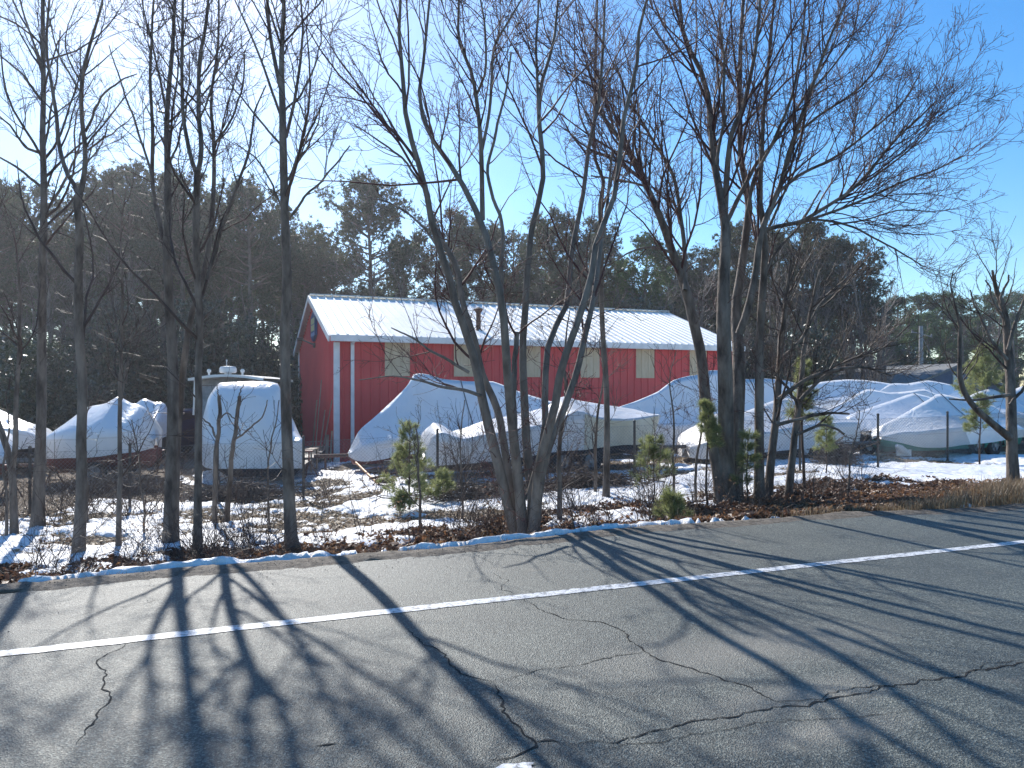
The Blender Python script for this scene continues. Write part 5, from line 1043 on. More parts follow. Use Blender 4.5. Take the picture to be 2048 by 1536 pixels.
T_('bare_tree', 'gnarled pruned tree at the right edge with one limb curving left', (2028, 978), [
    [{'low': .4, 'lean': 0}, (2028, 976, 8.5), (2025, 900, 8), (2022, 850, 7.6), (2020, 788, 7), (2017, 707, 6.4), (2013, 641, 5), (2002, 600, 4), (1991, 570, 3), (1985, 540, 1.6)], [{'lean': -.15, 'low': .35}, (2020, 876, 6), (1998, 858, 5.5), (1974, 837, 5), (1955, 820, 4.6), (1942, 804, 4.2), (1928, 780, 4), (1922, 762, 3.8), (1919, 707, 3.2), (1921, 658, 2.4), (1909, 609, 1.6), (1902, 560, 1), (1908, 540, .7)],
    [(2016, 700, 3), (2030, 650, 2.6), (2045, 600, 1.8), (2060, 560, 1)], [(2014, 720, 3), (1990, 690, 2.6), (1968, 650, 2.1), (1950, 610, 1.5), (1940, 580, .9)], [(2013, 650, 2.6), (2003, 600, 2.2), (2018, 550, 1.2)], [(2011, 640, 2.2), (1992, 610, 1.8), (1972, 560, 1)], [(2020, 790, 2.8), (1985, 795, 2.3), (1950, 800, 1.8), (1900, 798, 1.1)], [(2020, 810, 2.6), (2045, 780, 2.2), (2080, 740, 1.4)]], 26, L1=(.4, 1.4), dens=1.0, ang=45, rs=1.3)
for i, (bx, by, pts, lab) in enumerate([
    (1120, 1045, [(1120, 1043, 5.2), (1117, 934, 4.8), (1120, 860, 4.2), (1130, 790, 3.4), (1128, 700, 2.2), (1140, 620, 1)], 'young dark tree just right of the many stemmed trunk'),
    (1191, 990, [(1191, 988, 3.2), (1192, 900, 2.9), (1196, 830, 2.4), (1206, 760, 1.8), (1200, 680, 1)], 'thin sapling left of the slender tree, before the dark boat trailer'),
    (1347, 1005, [(1347, 1003, 2.8), (1346, 910, 2.4), (1348, 850, 2), (1340, 770, 1.3), (1352, 700, .8)], 'thin upright sapling before the long trailer shadow, left of the maple'),
    (1391, 1010, [(1391, 1008, 2.8), (1393, 920, 2.5), (1402, 860, 2), (1400, 780, 1.2)], 'thin sapling almost touching the maple on its left'),
    (176, 1050, [(176, 1048, 2.4), (173, 950, 2), (168, 880, 1.6), (180, 800, 1)], 'thin whip of a sapling right of the V forked tree'),
    (290, 1075, [(290, 1073, 2.2), (284, 980, 2), (279, 920, 1.5), (262, 840, 1)], 'thin sapling standing before the brush pile at left'),
    (540, 1060, [(540, 1058, 2.2), (536, 960, 1.8), (545, 880, 1.4), (560, 800, .9)], 'thin sapling against the right half of the cruiser cover'),
    (842, 1062, [(842, 1060, 3), (840, 985, 2.4), (836, 900, 2), (832, 850, 1.2)], 'thin dark sapling behind the young white pine'),
    (925, 1045, [(925, 1043, 2.2), (923, 950, 2), (921, 880, 1.5), (928, 800, .9)], 'thin sapling left of the many stemmed tree'),
    (1756 - 60, 1000, [(1696, 998, 2), (1700, 930, 1.7), (1712, 870, 1.2), (1720, 820, .8)], 'thin weedy stem left of the first right fence post'),
    (12, 1075, [(12, 1073, 3), (14, 1000, 2.6), (8, 940, 2.2), (18, 860, 1.6), (10, 780, 1)], 'crooked sapling in the bottom left of the verge')]):
    T_('sapling', lab, (bx, by), [[{'low': .12, 'lean': 0}] + pts], 40 + i, cat='sapling', L1=(.35, 1.2), dens=1.2, flare=1.1)
# ------------------------------------------------------------------ pines and the wood behind
LM = [(-999, ''), (75, 'the leftmost tall trunk'), (160, 'the V forked tree'), (240, 'the slim young tree'), (342, 'the thick double trunk'), (396, 'the twin stemmed tree'), (460, 'the cut saplings'), (575, 'the straight tree by the barn'), (640, 'the barn gable'), (742, 'the isolated round pine'), (925, 'the left grey stems'), (1050, 'the many stemmed trunk'), (1205, 'the slender tree'), (1340, 'the left maple limb'), (1455, 'the big maple'), (1519, 'the dark straight trunk'), (1600, 'the small leaning tree'), (1841, 'the utility pole'), (2025, 'the gnarled tree'), (9999, '')]
ORD = ['first', 'second', 'third', 'fourth', 'fifth', 'sixth', 'seventh', 'eighth', 'ninth', 'tenth', 'eleventh', 'twelfth', 'thirteenth', 'fourteenth', 'fifteenth', 'sixteenth', 'seventeenth', 'eighteenth', 'nineteenth', 'twentieth', 'twenty first', 'twenty second', 'twenty third', 'twenty fourth', 'twenty fifth', 'last but one', 'last']
PENDING = {}
def gap_label(what, px, key):
    """reserve a label; final wording (which one from the left) is set by settle_labels"""
    i = max(j for j, (x, _) in enumerate(LM) if x <= px); return '%s|%s|%d|%.1f' % (what, key, i, px)
def settle_labels():
    G = {}
    for o in COL.objects:
        l = o.get('label', '')
        if '|' in l: w, k, i, px = l.split('|'); G.setdefault((w, k, int(i)), []).append((float(px), o))
    for (w, k, i), lst in G.items():
        lst.sort(key=lambda t: t[0]); a, b = LM[i][1], LM[i + 1][1]
        where = 'right of ' + a if not b else 'left of ' + b if not a else 'between %s and %s' % (a, b)
        row = ''; w = ('near ' if k.endswith('52') else 'far ' if k.endswith('60') else '') + w
        for n, (px, o) in enumerate(lst): o['label'] = (w if len(lst) == 1 else ORD[min(n, 26)] + ' ' + w) + ' ' + where + row
def needle_tufts(rg, C, D_, per, ln, w, spread=.7):
    """blades radiating from centres C along D_"""
    K = len(C); c = np.repeat(C, per, 0); d = np.repeat(D_, per, 0) + rg.normal(0, spread, (K * per, 3)); d /= np.linalg.norm(d, axis=1, keepdims=True)
    s = np.cross(d, rg.normal(size=d.shape)); s /= np.linalg.norm(s, axis=1, keepdims=True) + 1e-9; s *= w / 2; L = (ln * rg.uniform(.6, 1.15, len(c)))[:, None]
    V = np.stack([c - s, c + s, c + d * L * .6 + s * .8, c + d * L, c + d * L * .6 - s * .8], 1); i = np.arange(len(c))[:, None] * 5
    return V.reshape(-1, 3), (i + np.array([0, 1, 2, 4])), (i + np.array([4, 2, 3]))
def tall_pine(seed, H, crown0, width, mat='needle', shape='round', fill=1.0):
    """prototype meshes (trunk+limbs, crown) about the origin"""
    rg = np.random.default_rng(seed)
    t = np.linspace(0, 1, 14); tr = np.stack([np.cumsum(rg.normal(0, .05, 14)) * t, np.cumsum(rg.normal(0, .05, 14)) * t, t * H], -1)[None]; R0 = (.20 * (1 - t) ** .8 + .03)[None] * H / 15
    n = int(46 * fill); tt = crown0 + (1 - crown0) * np.sort(rg.random(n)) ** .9; PB = []; RB = []
    for q in tt:
        rel = (q - crown0) / (1 - crown0); prof = {'round': math.sin(math.pi * min(1, rel * .80 + .17)) ** .75, 'cone': (1 - rel) ** .75 + .1, 'flat': (.5 + rel) * (1 - rel ** 5)}[shape]
        L = width * prof * rg.uniform(.55, 1.15); az = rg.uniform(0, 2 * np.pi); up = .15 + .55 * rel + rg.normal(0, .12); d = np.array([math.cos(az), math.sin(az), up]); d /= np.linalg.norm(d); p = np.array([np.interp(q, t, tr[0, :, i]) for i in range(3)]); pts = [p]
        for _ in range(6): d = d + rg.normal(0, .12, 3) + [0, 0, .05]; d /= np.linalg.norm(d); pts.append(pts[-1] + d * L / 6)
        PB.append(pts); RB.append(np.linspace(.035 + .02 * L / 3, .012, 7))
    PB = np.array(PB); RB = np.array(RB)
    p2, r2 = grow(rg, PB, RB, 3.2, (.4, 1.3), (.3, 1), 45, 5, .05, .15, rmin=.008, rcap=.02, tfall=.4)
    nd = 16; td = rg.uniform(min(.18, crown0 - .04), crown0, nd); dead = []                      # dead stubs below the crown
    for q in td:
        az = rg.uniform(0, 6.28); p = np.array([0, 0, q * H]); d = np.array([math.cos(az), math.sin(az), rg.uniform(-.2, .3)]); L = rg.uniform(.4, 1.8); dead.append([p + d * L * k / 4 + [0, 0, -.04 * k] for k in range(5)])
    dead = np.array(dead); v, qd = tubes_mesh([(tr, R0, 9), (PB, RB, 5), (p2, r2, 3), (dead, np.tile(np.linspace(.03, .008, 5), (nd, 1)), 3)])
    trunk = np_mesh('trunk', v, qd, smooth=True); trunk.materials.append(M['pinebark'])
    tips = np.concatenate([p2[:, -1], p2[:, -2], p2[:, 2], PB[:, -1], PB[:, -2], PB[:, -3]]); dirs = np.concatenate([p2[:, -1] - p2[:, -2]] * 3 + [PB[:, -1] - PB[:, -2]] * 3); dirs /= np.linalg.norm(dirs, axis=1, keepdims=True)
    m = len(tips); tips = np.repeat(tips, 3, 0) + rg.normal(0, .16, (m * 3, 3)); dirs = np.repeat(dirs, 3, 0) * .5 + [0, 0, .35]
    V, Q, T = needle_tufts(rg, tips, dirs, 12, .23, .045, .9); crown = np_mesh('crown', V, Q, T); crown.materials.append(M[mat]); return trunk, crown
def place(name, label, cat, protos, x, y, z, rz, sc, group=None, sz=None):
    o = thing(name, label, cat, (x, y, z), group, rz); o.scale = (sc, sc, sz or sc)
    for nm, me_ in protos:
        c = bpy.data.objects.new(nm, me_); COL.objects.link(c); c.parent = o
    return o
pines = [tall_pine(200 + i, 15, c0, w, m, s, f) for i, (c0, w, m, s, f) in enumerate([(.52, 3.4, 'needle', 'round', 1.1), (.6, 3.0, 'needle', 'round', 1.0), (.45, 3.6, 'needle', 'flat', 1.0), (.38, 3.2, 'needle2', 'round', 1.3), (.5, 3.9, 'needle', 'round', 1.2), (.12, 3.2, 'needle2', 'cone', 1.7)])]
def bare_proto(seed, H, dens=1.0):
    rg = np.random.default_rng(seed); n = 16; t = np.linspace(0, 1, n); st = []; sr = []
    for k in range(rg.integers(1, 3)): a = rg.uniform(0, 6.28); l = rg.uniform(.02, .12); st.append(np.stack([np.cos(a) * l * H * t ** 1.5 + np.cumsum(rg.normal(0, .04, n)), np.sin(a) * l * H * t ** 1.5 + np.cumsum(rg.normal(0, .04, n)), t * H * rg.uniform(.8, 1)], -1)); sr.append(.13 * (1 - t) + .012)
    st = np.array(st); sr = np.array(sr)
    p1, r1 = grow(rg, st, sr, 2.6 * dens, (1.2, 3.6), (.22, .98), 42, 8, .08, .12, rmin=.012, rcap=.05); p2, r2 = grow(rg, p1, r1, 3.0 * dens, (.4, 1.5), (.15, 1), 42, 6, .06, .14, rmin=.009, rcap=.02); p3, r3 = grow(rg, p2, r2, 3.6 * dens, (.2, .8), (.1, 1), 45, 4, .05, .14, rmin=.008, rcap=.012)
    v, q = tubes_mesh([(st, sr, 8)]); a = np_mesh('trunk', v, q, smooth=True); a.materials.append(M['bark']); v, q = tubes_mesh([(p1, r1, 4), (p2, r2, 3), (p3, r3, 3)]); b = np_mesh('branches', v, q, smooth=True); b.materials.append(M['fartwig']); return a, b
M['fartwig'] = noise_mat('far_twigs', (0.13, 0.10, 0.085), (0.25, 0.205, 0.175), 2, 0.6, spec=0.5)
bares = [bare_proto(300 + i, 10, d) for i, d in enumerate((1, 1.2, .9, 1.1))]
PN = lambda p: [('trunk', p[0]), ('crown', p[1])]
BN = lambda p: [('trunk', p[0]), ('branches', p[1])]
rg = np.random.default_rng(77)
def pine_at(px, topy, z, k, label, group=None, name='pine_tree', sc=None):
    x = (px - 1024) / F * z; g_ = -.6; H = CAMH + (HOR - topy) / F * z - g_; s = H / 15.3; wsc = sc or s
    return place(name, label, 'tree', PN(pines[k]), x, z, g_, rg.uniform(0, 6.28), wsc, group, s)
# skyline pines, one by one
sky_ = [(-40, 350, 40, 0, 'pine whose crown is cut by the left picture edge'), (40, 372, 44, 1, 'pine behind the leftmost tall trunk'), (130, 430, 47, 2, 'lower pine in the gap between the two left trunks'), (215, 392, 46, 4, 'pine rising right of the V forked tree'), (262, 345, 43, 0, 'tallest left pine, above the slim young tree'), (325, 352, 45, 1, 'pine crown between the V forked tree and the double trunk'),
        (372, 365, 42, 4, 'pine crown behind the twin upright stems'), (440, 402, 44, 2, 'broad pine right of the twin upright stems'), (500, 378, 40, 4, 'round topped pine left of the straight tree beside the barn'), (560, 425, 43, 1, 'pine crown behind the straight tree beside the barn'), (610, 468, 46, 0, 'lower pine above the barn gable'),
        (742, 368, 42, 4, 'tall isolated round pine above the left half of the barn roof'), (672, 492, 47, 1, 'low pine left of the isolated round pine'), (815, 505, 48, 2, 'low pine right of the isolated round pine'), (905, 420, 44, 1, 'pine behind the left stems of the many stemmed tree'), (965, 455, 47, 0, 'pine crown seen between the many grey stems'), (1030, 475, 49, 2, 'low pine behind the middle grey stems'),
        (1095, 430, 44, 0, 'pine behind the right stems of the many stemmed tree'), (1180, 438, 45, 1, 'pine behind the slender tree'), (1235, 520, 48, 3, 'low green pine right of the slender tree'), (1290, 476, 46, 3, 'green pine left of the maple limbs'), (1350, 510, 48, 0, 'low pine behind the left maple limb'), (1410, 500, 47, 1, 'pine directly left of the main maple trunk'),
        (1480, 462, 45, 4, 'broad pine behind the main maple trunk'), (1550, 470, 47, 0, 'pine right of the dark straight trunk'), (1600, 456, 44, 4, 'highest pine of the clump right of the maple'), (1660, 480, 46, 1, 'pine in the middle of the clump right of the maple'), (1705, 497, 44, 4, 'round pine near the right end of the clump'), (1745, 560, 43, 1, 'pine at the right end of the clump, its limbs in the open sky')]
for a in sky_: pine_at(a[0] + rg.uniform(-3, 3), a[1] + 2, *a[2:])
for i, (px, ty, z, k, lab) in enumerate([(1800, 598, 74, 3, 'distant green pine left of the utility pole'), (1838, 594, 78, 3, 'distant olive green tree directly behind the utility pole'), (1885, 590, 76, 3, 'distant green pine right of the utility pole'), (1925, 600, 80, 3, 'distant pine above the curving limb'), (1975, 592, 78, 3, 'distant pine left of the gnarled tree top'), (2035, 590, 80, 3, 'distant pine at the right picture edge'), (2090, 585, 80, 3, 'distant pine just past the right picture edge')]): pine_at(px, ty, z, k, lab, name='pine_tree', sc=1.15)
for i, (px, ty, z) in enumerate([(1820, 640, 66), (1862, 628, 68), (1900, 650, 66), (1948, 640, 70), (1780, 655, 60), (2010, 650, 70), (1990, 690, 60)]): pine_at(px, ty, z, 5, ['dark cedar left of the utility pole', 'dark cedar right of the utility pole', 'dark low cedar above the shed gable', 'dark cedar behind the curving limb', 'dark cedar above the shed roof, left of the pole', 'dark cedar behind the gnarled tree', 'low cedar beside the gnarled tree'][i], name='cedar_tree', sc=.75)
# the deep wood behind: second and third rows of pines, bare trees and evergreen undergrowth
G1 = 'pines deeper in the wood'; L1_ = 'dark pine standing deeper in the wood behind the skyline pines'
for z0, n, lo in ((52, 34, 45), (60, 34, 60)):
    for i in range(n):
        px = -150 + (1900 + 0) * (i + rg.uniform(-.3, .3)) / n; prof = np.interp(px, [-100, 100, 250, 500, 600, 650, 740, 850, 1100, 1300, 1500, 1700, 1790], [380, 440, 390, 420, 470, 530, 520, 540, 480, 520, 500, 540, 620]); pine_at(px, prof + lo + rg.uniform(-10, 30), z0 + rg.uniform(-3, 3), int(rg.choice([0, 1, 3, 4, 5, 3])), gap_label('deep pine', px, 'pines in ' + str(z0)), G1)
G2 = 'bare trees at the edge of the wood'; L2_ = 'bare grey brown tree in the edge of the wood behind the yard'
for i in range(84):
    px = -60 + 1860 * (i + rg.uniform(-.45, .45)) / 84; z = rg.uniform(36, 43) if px < 1480 else rg.uniform(34, 42); k = int(rg.integers(0, 4)); x = (px - 1024) / F * z
    q = (Vector((x, z, 0)) - C0); sN, tN = q.dot(D), q.dot(NN)
    if -1 < sN < BL + 1 and tN < BW + 1.0: z += 6; x = (px - 1024) / F * z
    place('bare_tree', gap_label('far bare tree', px, 'bare'), 'tree', BN(bares[k]), x, z, -.6, rg.uniform(0, 6.28), rg.uniform(.65, 1.05), G2)
for i, (px, z, s, lab) in enumerate([(120, 39, 1.25, 'bare tree whose crown tops the wood in the gap at left'), (1250, 44, 1.0, 'bare tree filling the dip in the skyline left of the maple'), (1640, 50, 1.1, 'bare tree within the clump right of the maple'), (1985, 60, 1.1, 'brown bare tree behind the gnarled right tree'), (2040, 62, 1.1, 'brown bare tree behind the right picture edge'), (1935, 64, 1.0, 'brown bare tree behind the curving limb')]): place('bare_tree', lab, 'tree', BN(bares[i % 4]), (px - 1024) / F * z, z, -.6, i * 1.3, s)
# evergreen undergrowth (holly and laurel) at the foot of the wood
def bush_proto(seed, n=150, R0=1.0, H=2.4, mat='holly', leaf=.07):
    rg = np.random.default_rng(seed); th = rg.uniform(0, 6.28, n); ph = rg.random(n); r = R0 * np.sqrt(rg.random(n)) * (1 - .55 * ph); C = np.stack([np.cos(th) * r, np.sin(th) * r, .1 + ph * H], -1); per = 34; c = np.repeat(C, per, 0) + rg.normal(0, .17, (n * per, 3)); d = rg.normal(size=c.shape); d /= np.linalg.norm(d, axis=1, keepdims=True)
    s = np.cross(d, rg.normal(size=c.shape)); s /= np.linalg.norm(s, axis=1, keepdims=True); V = np.stack([c - d * leaf, c - s * leaf * .45, c + d * leaf, c + s * leaf * .45], 1); Q = np.arange(len(c))[:, None] * 4 + np.arange(4)[None]
    m1 = np_mesh('foliage', V.reshape(-1, 3), Q); m1.materials.append(M[mat]); st = np.zeros((9, 6, 3)); 
    for k in range(9): a = k * .7; st[k] = np.stack([np.cos(a) * R0 * .5 * np.linspace(0, 1, 6), np.sin(a) * R0 * .5 * np.linspace(0, 1, 6), np.linspace(0, H * .9, 6)], -1)
    v, q = tubes_mesh([(st, np.tile(np.linspace(.03, .008, 6), (9, 1)), 4)]); m2 = np_mesh('stem', v, q); m2.materials.append(M['pinebark']); return [('stem', m2), ('foliage', m1)]
bushes = [bush_proto(400 + i, H=h, R0=r) for i, (h, r) in enumerate([(2.6, 1.2), (3.4, 1.1), (2.0, 1.5)])]
G3 = 'evergreen undergrowth at the foot of the wood'; L3_ = 'dark evergreen bush in the undergrowth at the foot of the wood'
for i in range(110):
    px = -80 + 1950 * (i + rg.uniform(-.45, .45)) / 110; z = rg.uniform(41, 52) if i % 3 else rg.uniform(35, 40)
    x = (px - 1024) / F * z; q = (Vector((x, z, 0)) - C0); sN, tN = q.dot(D), q.dot(NN)
    if -1.5 < sN < BL + 1.5 and -8 < tN < BW + 1.5: z = 47 + rg.uniform(0, 3); x = (px - 1024) / F * z
    if 1630 < px < 1960: z = 56 + rg.uniform(0, 5); x = (px - 1024) / F * z
    place('evergreen_bush', gap_label('far evergreen bush', px, 'bush'), 'bush', bushes[int(rg.integers(0, 3))], x, z, -.6, rg.uniform(0, 6.28), rg.uniform(1.0, 2.0), G3)
for i, (px, z, s, lab) in enumerate([(20, 25.5, 1.35, 'tall dark evergreen bush behind the boat at the left edge'), (95, 27, 1.1, 'dark evergreen bush between the two leftmost boats'), (185, 30, 1.2, 'dark evergreen bush behind the rounded boat'), (598, 33, 1.1, 'dark evergreen bush touching the left edge of the barn gable')]): place('evergreen_bush', lab, 'bush', bushes[i % 3], (px - 1024) / F * z, z, -.6, i, s)

# young white pines along the fence
def sapling_pine(name, label, base, H, seed, mat='needlelight', wsc=1.0, start=.12, dens=1.0, z=None):
    rg = np.random.default_rng(seed); b = on_ground(*base) if z is None else Vector((world_pt(base[0], 0, z).x, z, gh(world_pt(base[0], 0, z).x, z)))
    o = thing(name, label, 'pine sapling', tuple(b)); t = np.linspace(0, 1, 12); tr = np.stack([np.cumsum(rg.normal(0, .008, 12)), np.cumsum(rg.normal(0, .008, 12)), t * H], -1)[None]; R0 = (np.linspace(.014, .004, 12) * H)[None]
    PB = []; RB = []; nw = max(4, int(H / .22))
    for w_ in range(nw):
        q = start + (1 - start) * (w_ + .5) / nw
        for k in range(int(rg.integers(4, 7))):
            L = max(.12, H * .36 * wsc * (1.1 - q) * rg.uniform(.7, 1.2)); az = rg.uniform(0, 6.28); d = np.array([math.cos(az), math.sin(az), .35 + .3 * q]); p = np.array([np.interp(q, t, tr[0, :, i]) for i in range(3)]); pts = [p]
            for _ in range(5): d = d / np.linalg.norm(d) + rg.normal(0, .1, 3) + [0, 0, .06]; pts.append(pts[-1] + d / np.linalg.norm(d) * L / 5)
            PB.append(pts); RB.append(np.linspace(.005, .002, 6))
    PB = np.array(PB); RB = np.array(RB); p2, r2 = grow(rg, PB, RB, 7.0 * dens, (.08, .3), (.3, 1), 40, 4, .06, .1, rmin=.0015, rcap=.003); v, q = tubes_mesh([(tr, R0, 7), (PB, RB, 4), (p2, r2, 3)]); v = v + np.array(b); link('trunk', np_mesh('trunk', v, q, smooth=True), M['twig'], o)
    C = np.concatenate([p2[:, -1], p2[:, 2], PB[:, -1], PB[:, -2], PB[:, -3], tr[0, -3:]]); Dd = np.concatenate([p2[:, -1] - p2[:, -2]] * 2 + [PB[:, -1] - PB[:, -2]] * 3 + [np.tile([0, 0, 1.], (3, 1))]); Dd /= np.linalg.norm(Dd, axis=1, keepdims=True); C = np.repeat(C, 2, 0) + rg.normal(0, .02, (len(C) * 2, 3)); Dd = np.repeat(Dd, 2, 0)
    V, Q, T = needle_tufts(rg, C, Dd * .8, 22, .115, .0045, .5); link('needles', np_mesh('needles', V + np.array(b), Q, T), M[mat], o); return o
sapling_pine('young_pine', 'young white pine with pale needles before the tall boat', (818, 1000), 1.55, 1, wsc=1.05, z=13.4)
sapling_pine('young_pine', 'low bushy pine seedling right of the young white pine', (885, 985), .55, 2, 'needlelight', 1.7, z=14.2)
sapling_pine('young_pine', 'tiny pine seedling in the snow below the young white pine', (812, 1030), .28, 3, 'needlelight', 2.2)
sapling_pine('young_pine', 'young pine with orange tinged tips left of the maple', (1308, 1030), 1.15, 4, 'needlelight', 1.3, .3, z=13.0)
sapling_pine('young_pine', 'small pine close to the road edge left of the maple', (1345, 1060), .5, 5, 'needlelight', 1.9, z=10.7)
sapling_pine('young_pine', 'pine sapling growing against the left maple stem', (1412, 1010), 1.75, 6, 'needlelight', .7, .55, .35, z=12.4)
sapling_pine('young_pine', 'pine sapling between the maple and the dark straight trunk', (1495, 1012), 1.2, 7, 'needlelight', .7, .2, .4, z=12.6)
sapling_pine('young_pine', 'pine sapling with long tufts before the wrapped boats right of the maple', (1612, 985), 2.35, 8, 'needlelight', .6, .5, .4, z=13.6)
sapling_pine('young_pine', 'yellow green pine behind the curving limb of the gnarled tree', (1968, 880), 3.2, 9, 'needlelight', 1.3, .35, 1.3, z=24.5)
sapling_pine('young_pine', 'green pine low between the curving limb and the gnarled trunk', (1960, 900), 1.7, 10, 'needlelight', .9, .4, z=18.6)
sapling_pine('young_pine', 'pine clump before the brush heap near the trailer wheel', (1652, 930), 1.2, 11, 'needlelight', .9, .35, .7, z=16.0)

# ------------------------------------------------------------------ brush in the ditch
def bare_shrub(seed, H, n, leafy=0.0, mat='twig'):
    rg = np.random.default_rng(seed); m = 9; st = np.zeros((n, m, 3)); d = np.stack([rg.normal(0, .45, n), rg.normal(0, .45, n), np.ones(n)], -1); st[:, 0] = np.stack([rg.normal(0, .08, n), rg.normal(0, .08, n), np.zeros(n) - .05], -1); L = H * rg.uniform(.5, 1.1, n)[:, None] / (m - 1); bend = rg.normal(0, .07, (n, 3)) * [1, 1, .6]
    for s in range(1, m): d = d + rg.normal(0, .10, (n, 3)) + bend; d /= np.linalg.norm(d, axis=1, keepdims=True); st[:, s] = st[:, s - 1] + d * L
    sr = np.tile(np.linspace(.006, .0022, m), (n, 1)) * rg.uniform(.6, 1.3, n)[:, None]; p1, r1 = grow(rg, st, sr, 5.5, (.12, .6), (.2, 1), 45, 6, .02, .16, rmin=.002, rcap=.004); p2, r2 = grow(rg, p1, r1, 6, (.06, .25), (.2, 1), 45, 4, .03, .14, rmin=.0018, rcap=.003)
    v, q = tubes_mesh([(st, sr, 4), (p1, r1, 3), (p2, r2, 3)]); a = np_mesh('stems', v, q, smooth=True); a.materials.append(M[mat]); out = [('stems', a)]
    if leafy:
        c = np.concatenate([p1[:, -1], p1[:, 3], p2[:, -1], p2[:, 2]]); c = c[rg.random(len(c)) < leafy]; V, T = scatter_quads(c, rg.uniform(.02, .045, len(c)), .9, rg); b = np_mesh('dead_leaves', V, T=T); b.materials.append(M['deadleaf']); out.append(('dead_leaves', b))
    return out
sh = [bare_shrub(500, 1.0, 12), bare_shrub(501, 1.3, 9), bare_shrub(502, .7, 16), bare_shrub(503, .9, 10, .55), bare_shrub(504, 1.6, 6), bare_shrub(505, .5, 14, .8)]
rg = np.random.default_rng(91); G4 = 'bare brambles in the ditch'; L4_ = 'tangle of thin bare bramble stems in the snowy ditch along the road'
for i in range(84):
    px = rg.uniform(-20, 1760); x0 = (px - 1024) / F * 10; u = abs(rg.normal(2.1, 1.3)) + .75; x = x0 * (1 + u * .03); y = 7.78 + SL * x + (edge_wave(x) + u) / CN; x = (px - 1024) / F * y; y = 7.78 + SL * x + (float(edge_wave(x)) + u) / CN
    k = int(rg.choice([0, 1, 2, 4, 2, 0])); place('bramble', gap_label('ditch bramble', px, 'bramble'), 'bramble', sh[k], x, y, gh(x, y), rg.uniform(0, 6.28), rg.uniform(.6, 1.15), G4)
G6 = 'bare shrubs along the fence'; L6_ = 'thin bare shrub growing along the chain link fence'
for i in range(34):
    px = rg.uniform(-20, 1720); z = np.interp(px, [0, 607, 1756], [14.2, 15.3, 17.2]) + rg.uniform(-1.6, .5); x = (px - 1024) / F * z; place('bare_shrub', gap_label('fence side shrub', px, 'shrub'), 'shrub', sh[int(rg.choice([0, 1, 4]))], x, z, gh(x, z), rg.uniform(0, 6.28), rg.uniform(.8, 1.45), G6)
for px, py, s, lab in [(1000, 1068, .55, 'rusty leaved oak sprout at the foot of the many stemmed tree'), (1432, 1030, .5, 'brown leaved shrub before the maple foot'), (1395, 1040, .4, 'reddish shrub by the road edge left of the maple'), (1345, 1045, .35, 'small reddish shrub beside the roadside pine'), (470, 1085, .45, 'leafy brown brush between the twin stemmed tree and the cut saplings'), (300, 1090, .5, 'brown leaved brush left of the thick double trunk'), (790, 1075, .5, 'brown brush on the snowy verge below the pine seedling'), (860, 1072, .45, 'dark brown brush right of the thin dark sapling'), (100, 1100, .45, 'dead leaved brush between the two leftmost trunks'), (655, 1085, .4, 'dead leaved brush right of the straight tree beside the barn'), (770, 975, .5, 'rusty shrub beside the hand cart'), (1250, 1015, .4, 'dead leaved shrub right of the slender tree')]:
    p = on_ground(px, py); place('dead_leaved_shrub', lab, 'shrub', sh[5] if s < .46 else sh[3], p.x, p.y, p.z - .02, px, s * 1.35)
# brush heaps of cut branches
def heap(label, px, py, z, rx, ry, H, n, seed):
    rg = np.random.default_rng(seed); x0 = (px - 1024) / F * z; c = np.stack([rg.normal(x0, rx * .45, n), rg.normal(z, ry * .45, n)], -1); g_ = ground_h(c[:, 0], c[:, 1]); hh = H * np.exp(-((c[:, 0] - x0) / rx) ** 2 - ((c[:, 1] - z) / ry) ** 2) * rg.random(n); a = rg.uniform(0, 6.28, n); el = rg.normal(0, .25, n); L = rg.uniform(.3, 1.1, n); d = np.stack([np.cos(a), np.sin(a) * .6, el], -1); P = np.zeros((n, 5, 3)); p0 = np.stack([c[:, 0], c[:, 1], g_ + hh + .03], -1)
    for s in range(5): P[:, s] = p0 + d * (L * (s / 4 - .5))[:, None] + rg.normal(0, .02, (n, 3))
    P[:, :, 2] = np.maximum(P[:, :, 2], ground_h(P[:, :, 0], P[:, :, 1]) + .01); v, q = tubes_mesh([(P, np.tile(np.linspace(1, .4, 5), (n, 1)) * rg.uniform(.004, .016, n)[:, None], 4)]); o = link('brush_heap', np_mesh('brush_heap', v, q, smooth=True), M['bark']); tag(o, label, 'brush heap')
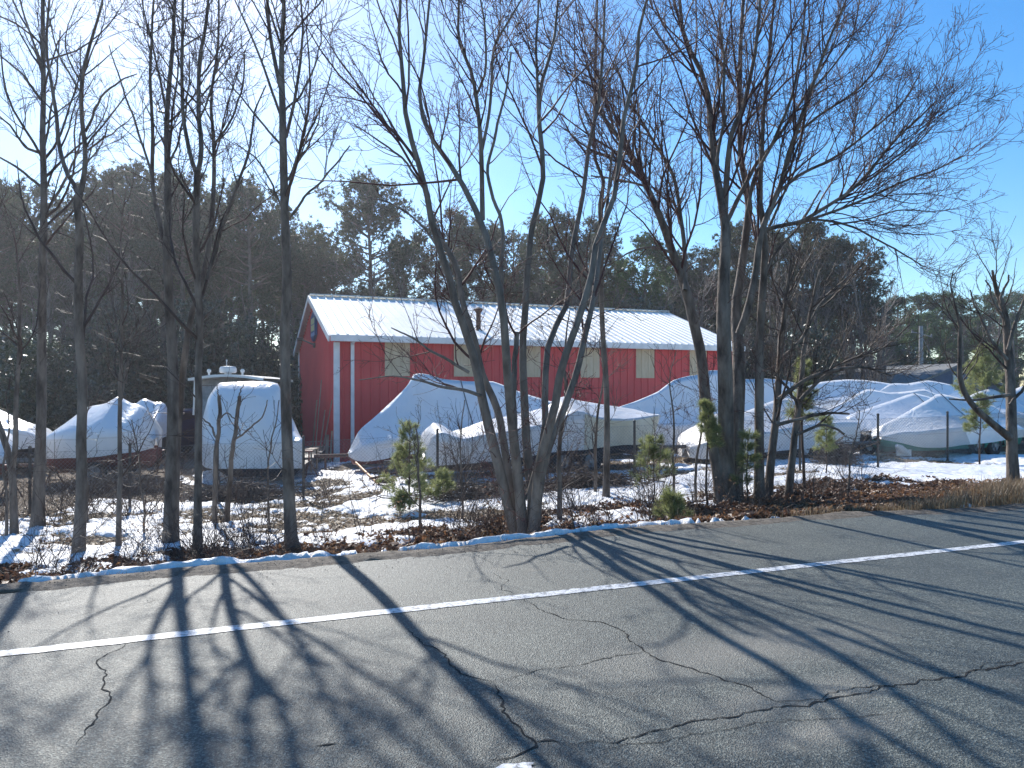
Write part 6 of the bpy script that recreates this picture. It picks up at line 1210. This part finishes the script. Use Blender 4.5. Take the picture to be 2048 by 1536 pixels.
heap('heap of cut branches under the rounded wrapped boat', 245, 930, 17.6, 1.25, .6, .45, 700, 1); heap('dark heap of branches before the cabin cruiser', 480, 965, 15.6, 1.2, .5, .32, 600, 2); heap('upright heap of twigs left of the trailer wheel', 1672, 895, 18.2, .30, .3, .6, 420, 3); heap('low brush heap behind the foot of the many stemmed tree', 960, 975, 14.5, 1.4, .6, .3, 450, 4)
heap('heap of sticks before the young tree right of centre', 1180, 960, 15.4, 1.3, .5, .3, 420, 5)
# stones and a log
def rock(name, label, px, py, sx_, sy_, sz_, mat, seed):
    p = on_ground(px, py); bm = bmesh.new(); bmesh.ops.create_icosphere(bm, subdivisions=3, radius=1); rr = random.Random(seed)
    for v in bm.verts: n_ = .75 + .5 * float(fbm(np.array([v.co.x * 1.5 + seed]), np.array([v.co.y * 1.5 + v.co.z * 2]), seed)[0]); v.co = Vector((v.co.x * sx_ * n_, v.co.y * sy_ * n_, v.co.z * sz_ * n_)) + p
    me_ = bpy.data.meshes.new(name); bm.to_mesh(me_); bm.free(); o = link(name, me_, M[mat]); tag(o, label, name)
rock('rock', 'grey rock in the snow left of the V forked tree shadow', 108, 984, .17, .1, .1, 'grit', 3)
a = on_ground(128, 992); b = on_ground(158, 978); mb = MB(); mb.tube([a + UP * .05, (a + b) / 2 + UP * .08, b + UP * .05], [.04, .05, .03], 8); tag(mb.build('log', M['bark']), 'short dark log on the snow behind the V forked tree', 'log')

settle_labels()
# added scattering volume imitating the lens's veiling glare over yard and wood
hm = bpy.data.materials.new('glare_veil'); hm.use_nodes = True; hn = hm.node_tree; hn.nodes.clear()
ho = hn.nodes.new('ShaderNodeOutputMaterial'); hv = hn.nodes.new('ShaderNodeVolumePrincipled'); hv.inputs['Color'].default_value = (0.86, 0.88, 0.95, 1); hv.inputs['Density'].default_value = 0.0010; hv.inputs['Anisotropy'].default_value = 0.55
hn.links.new(hv.outputs[0], ho.inputs['Volume'])
mb = MB(); mb.box((10, 55, 11), 110, 75, 13); hz = mb.build('glare_veil', hm); hz['kind'] = 'stuff'
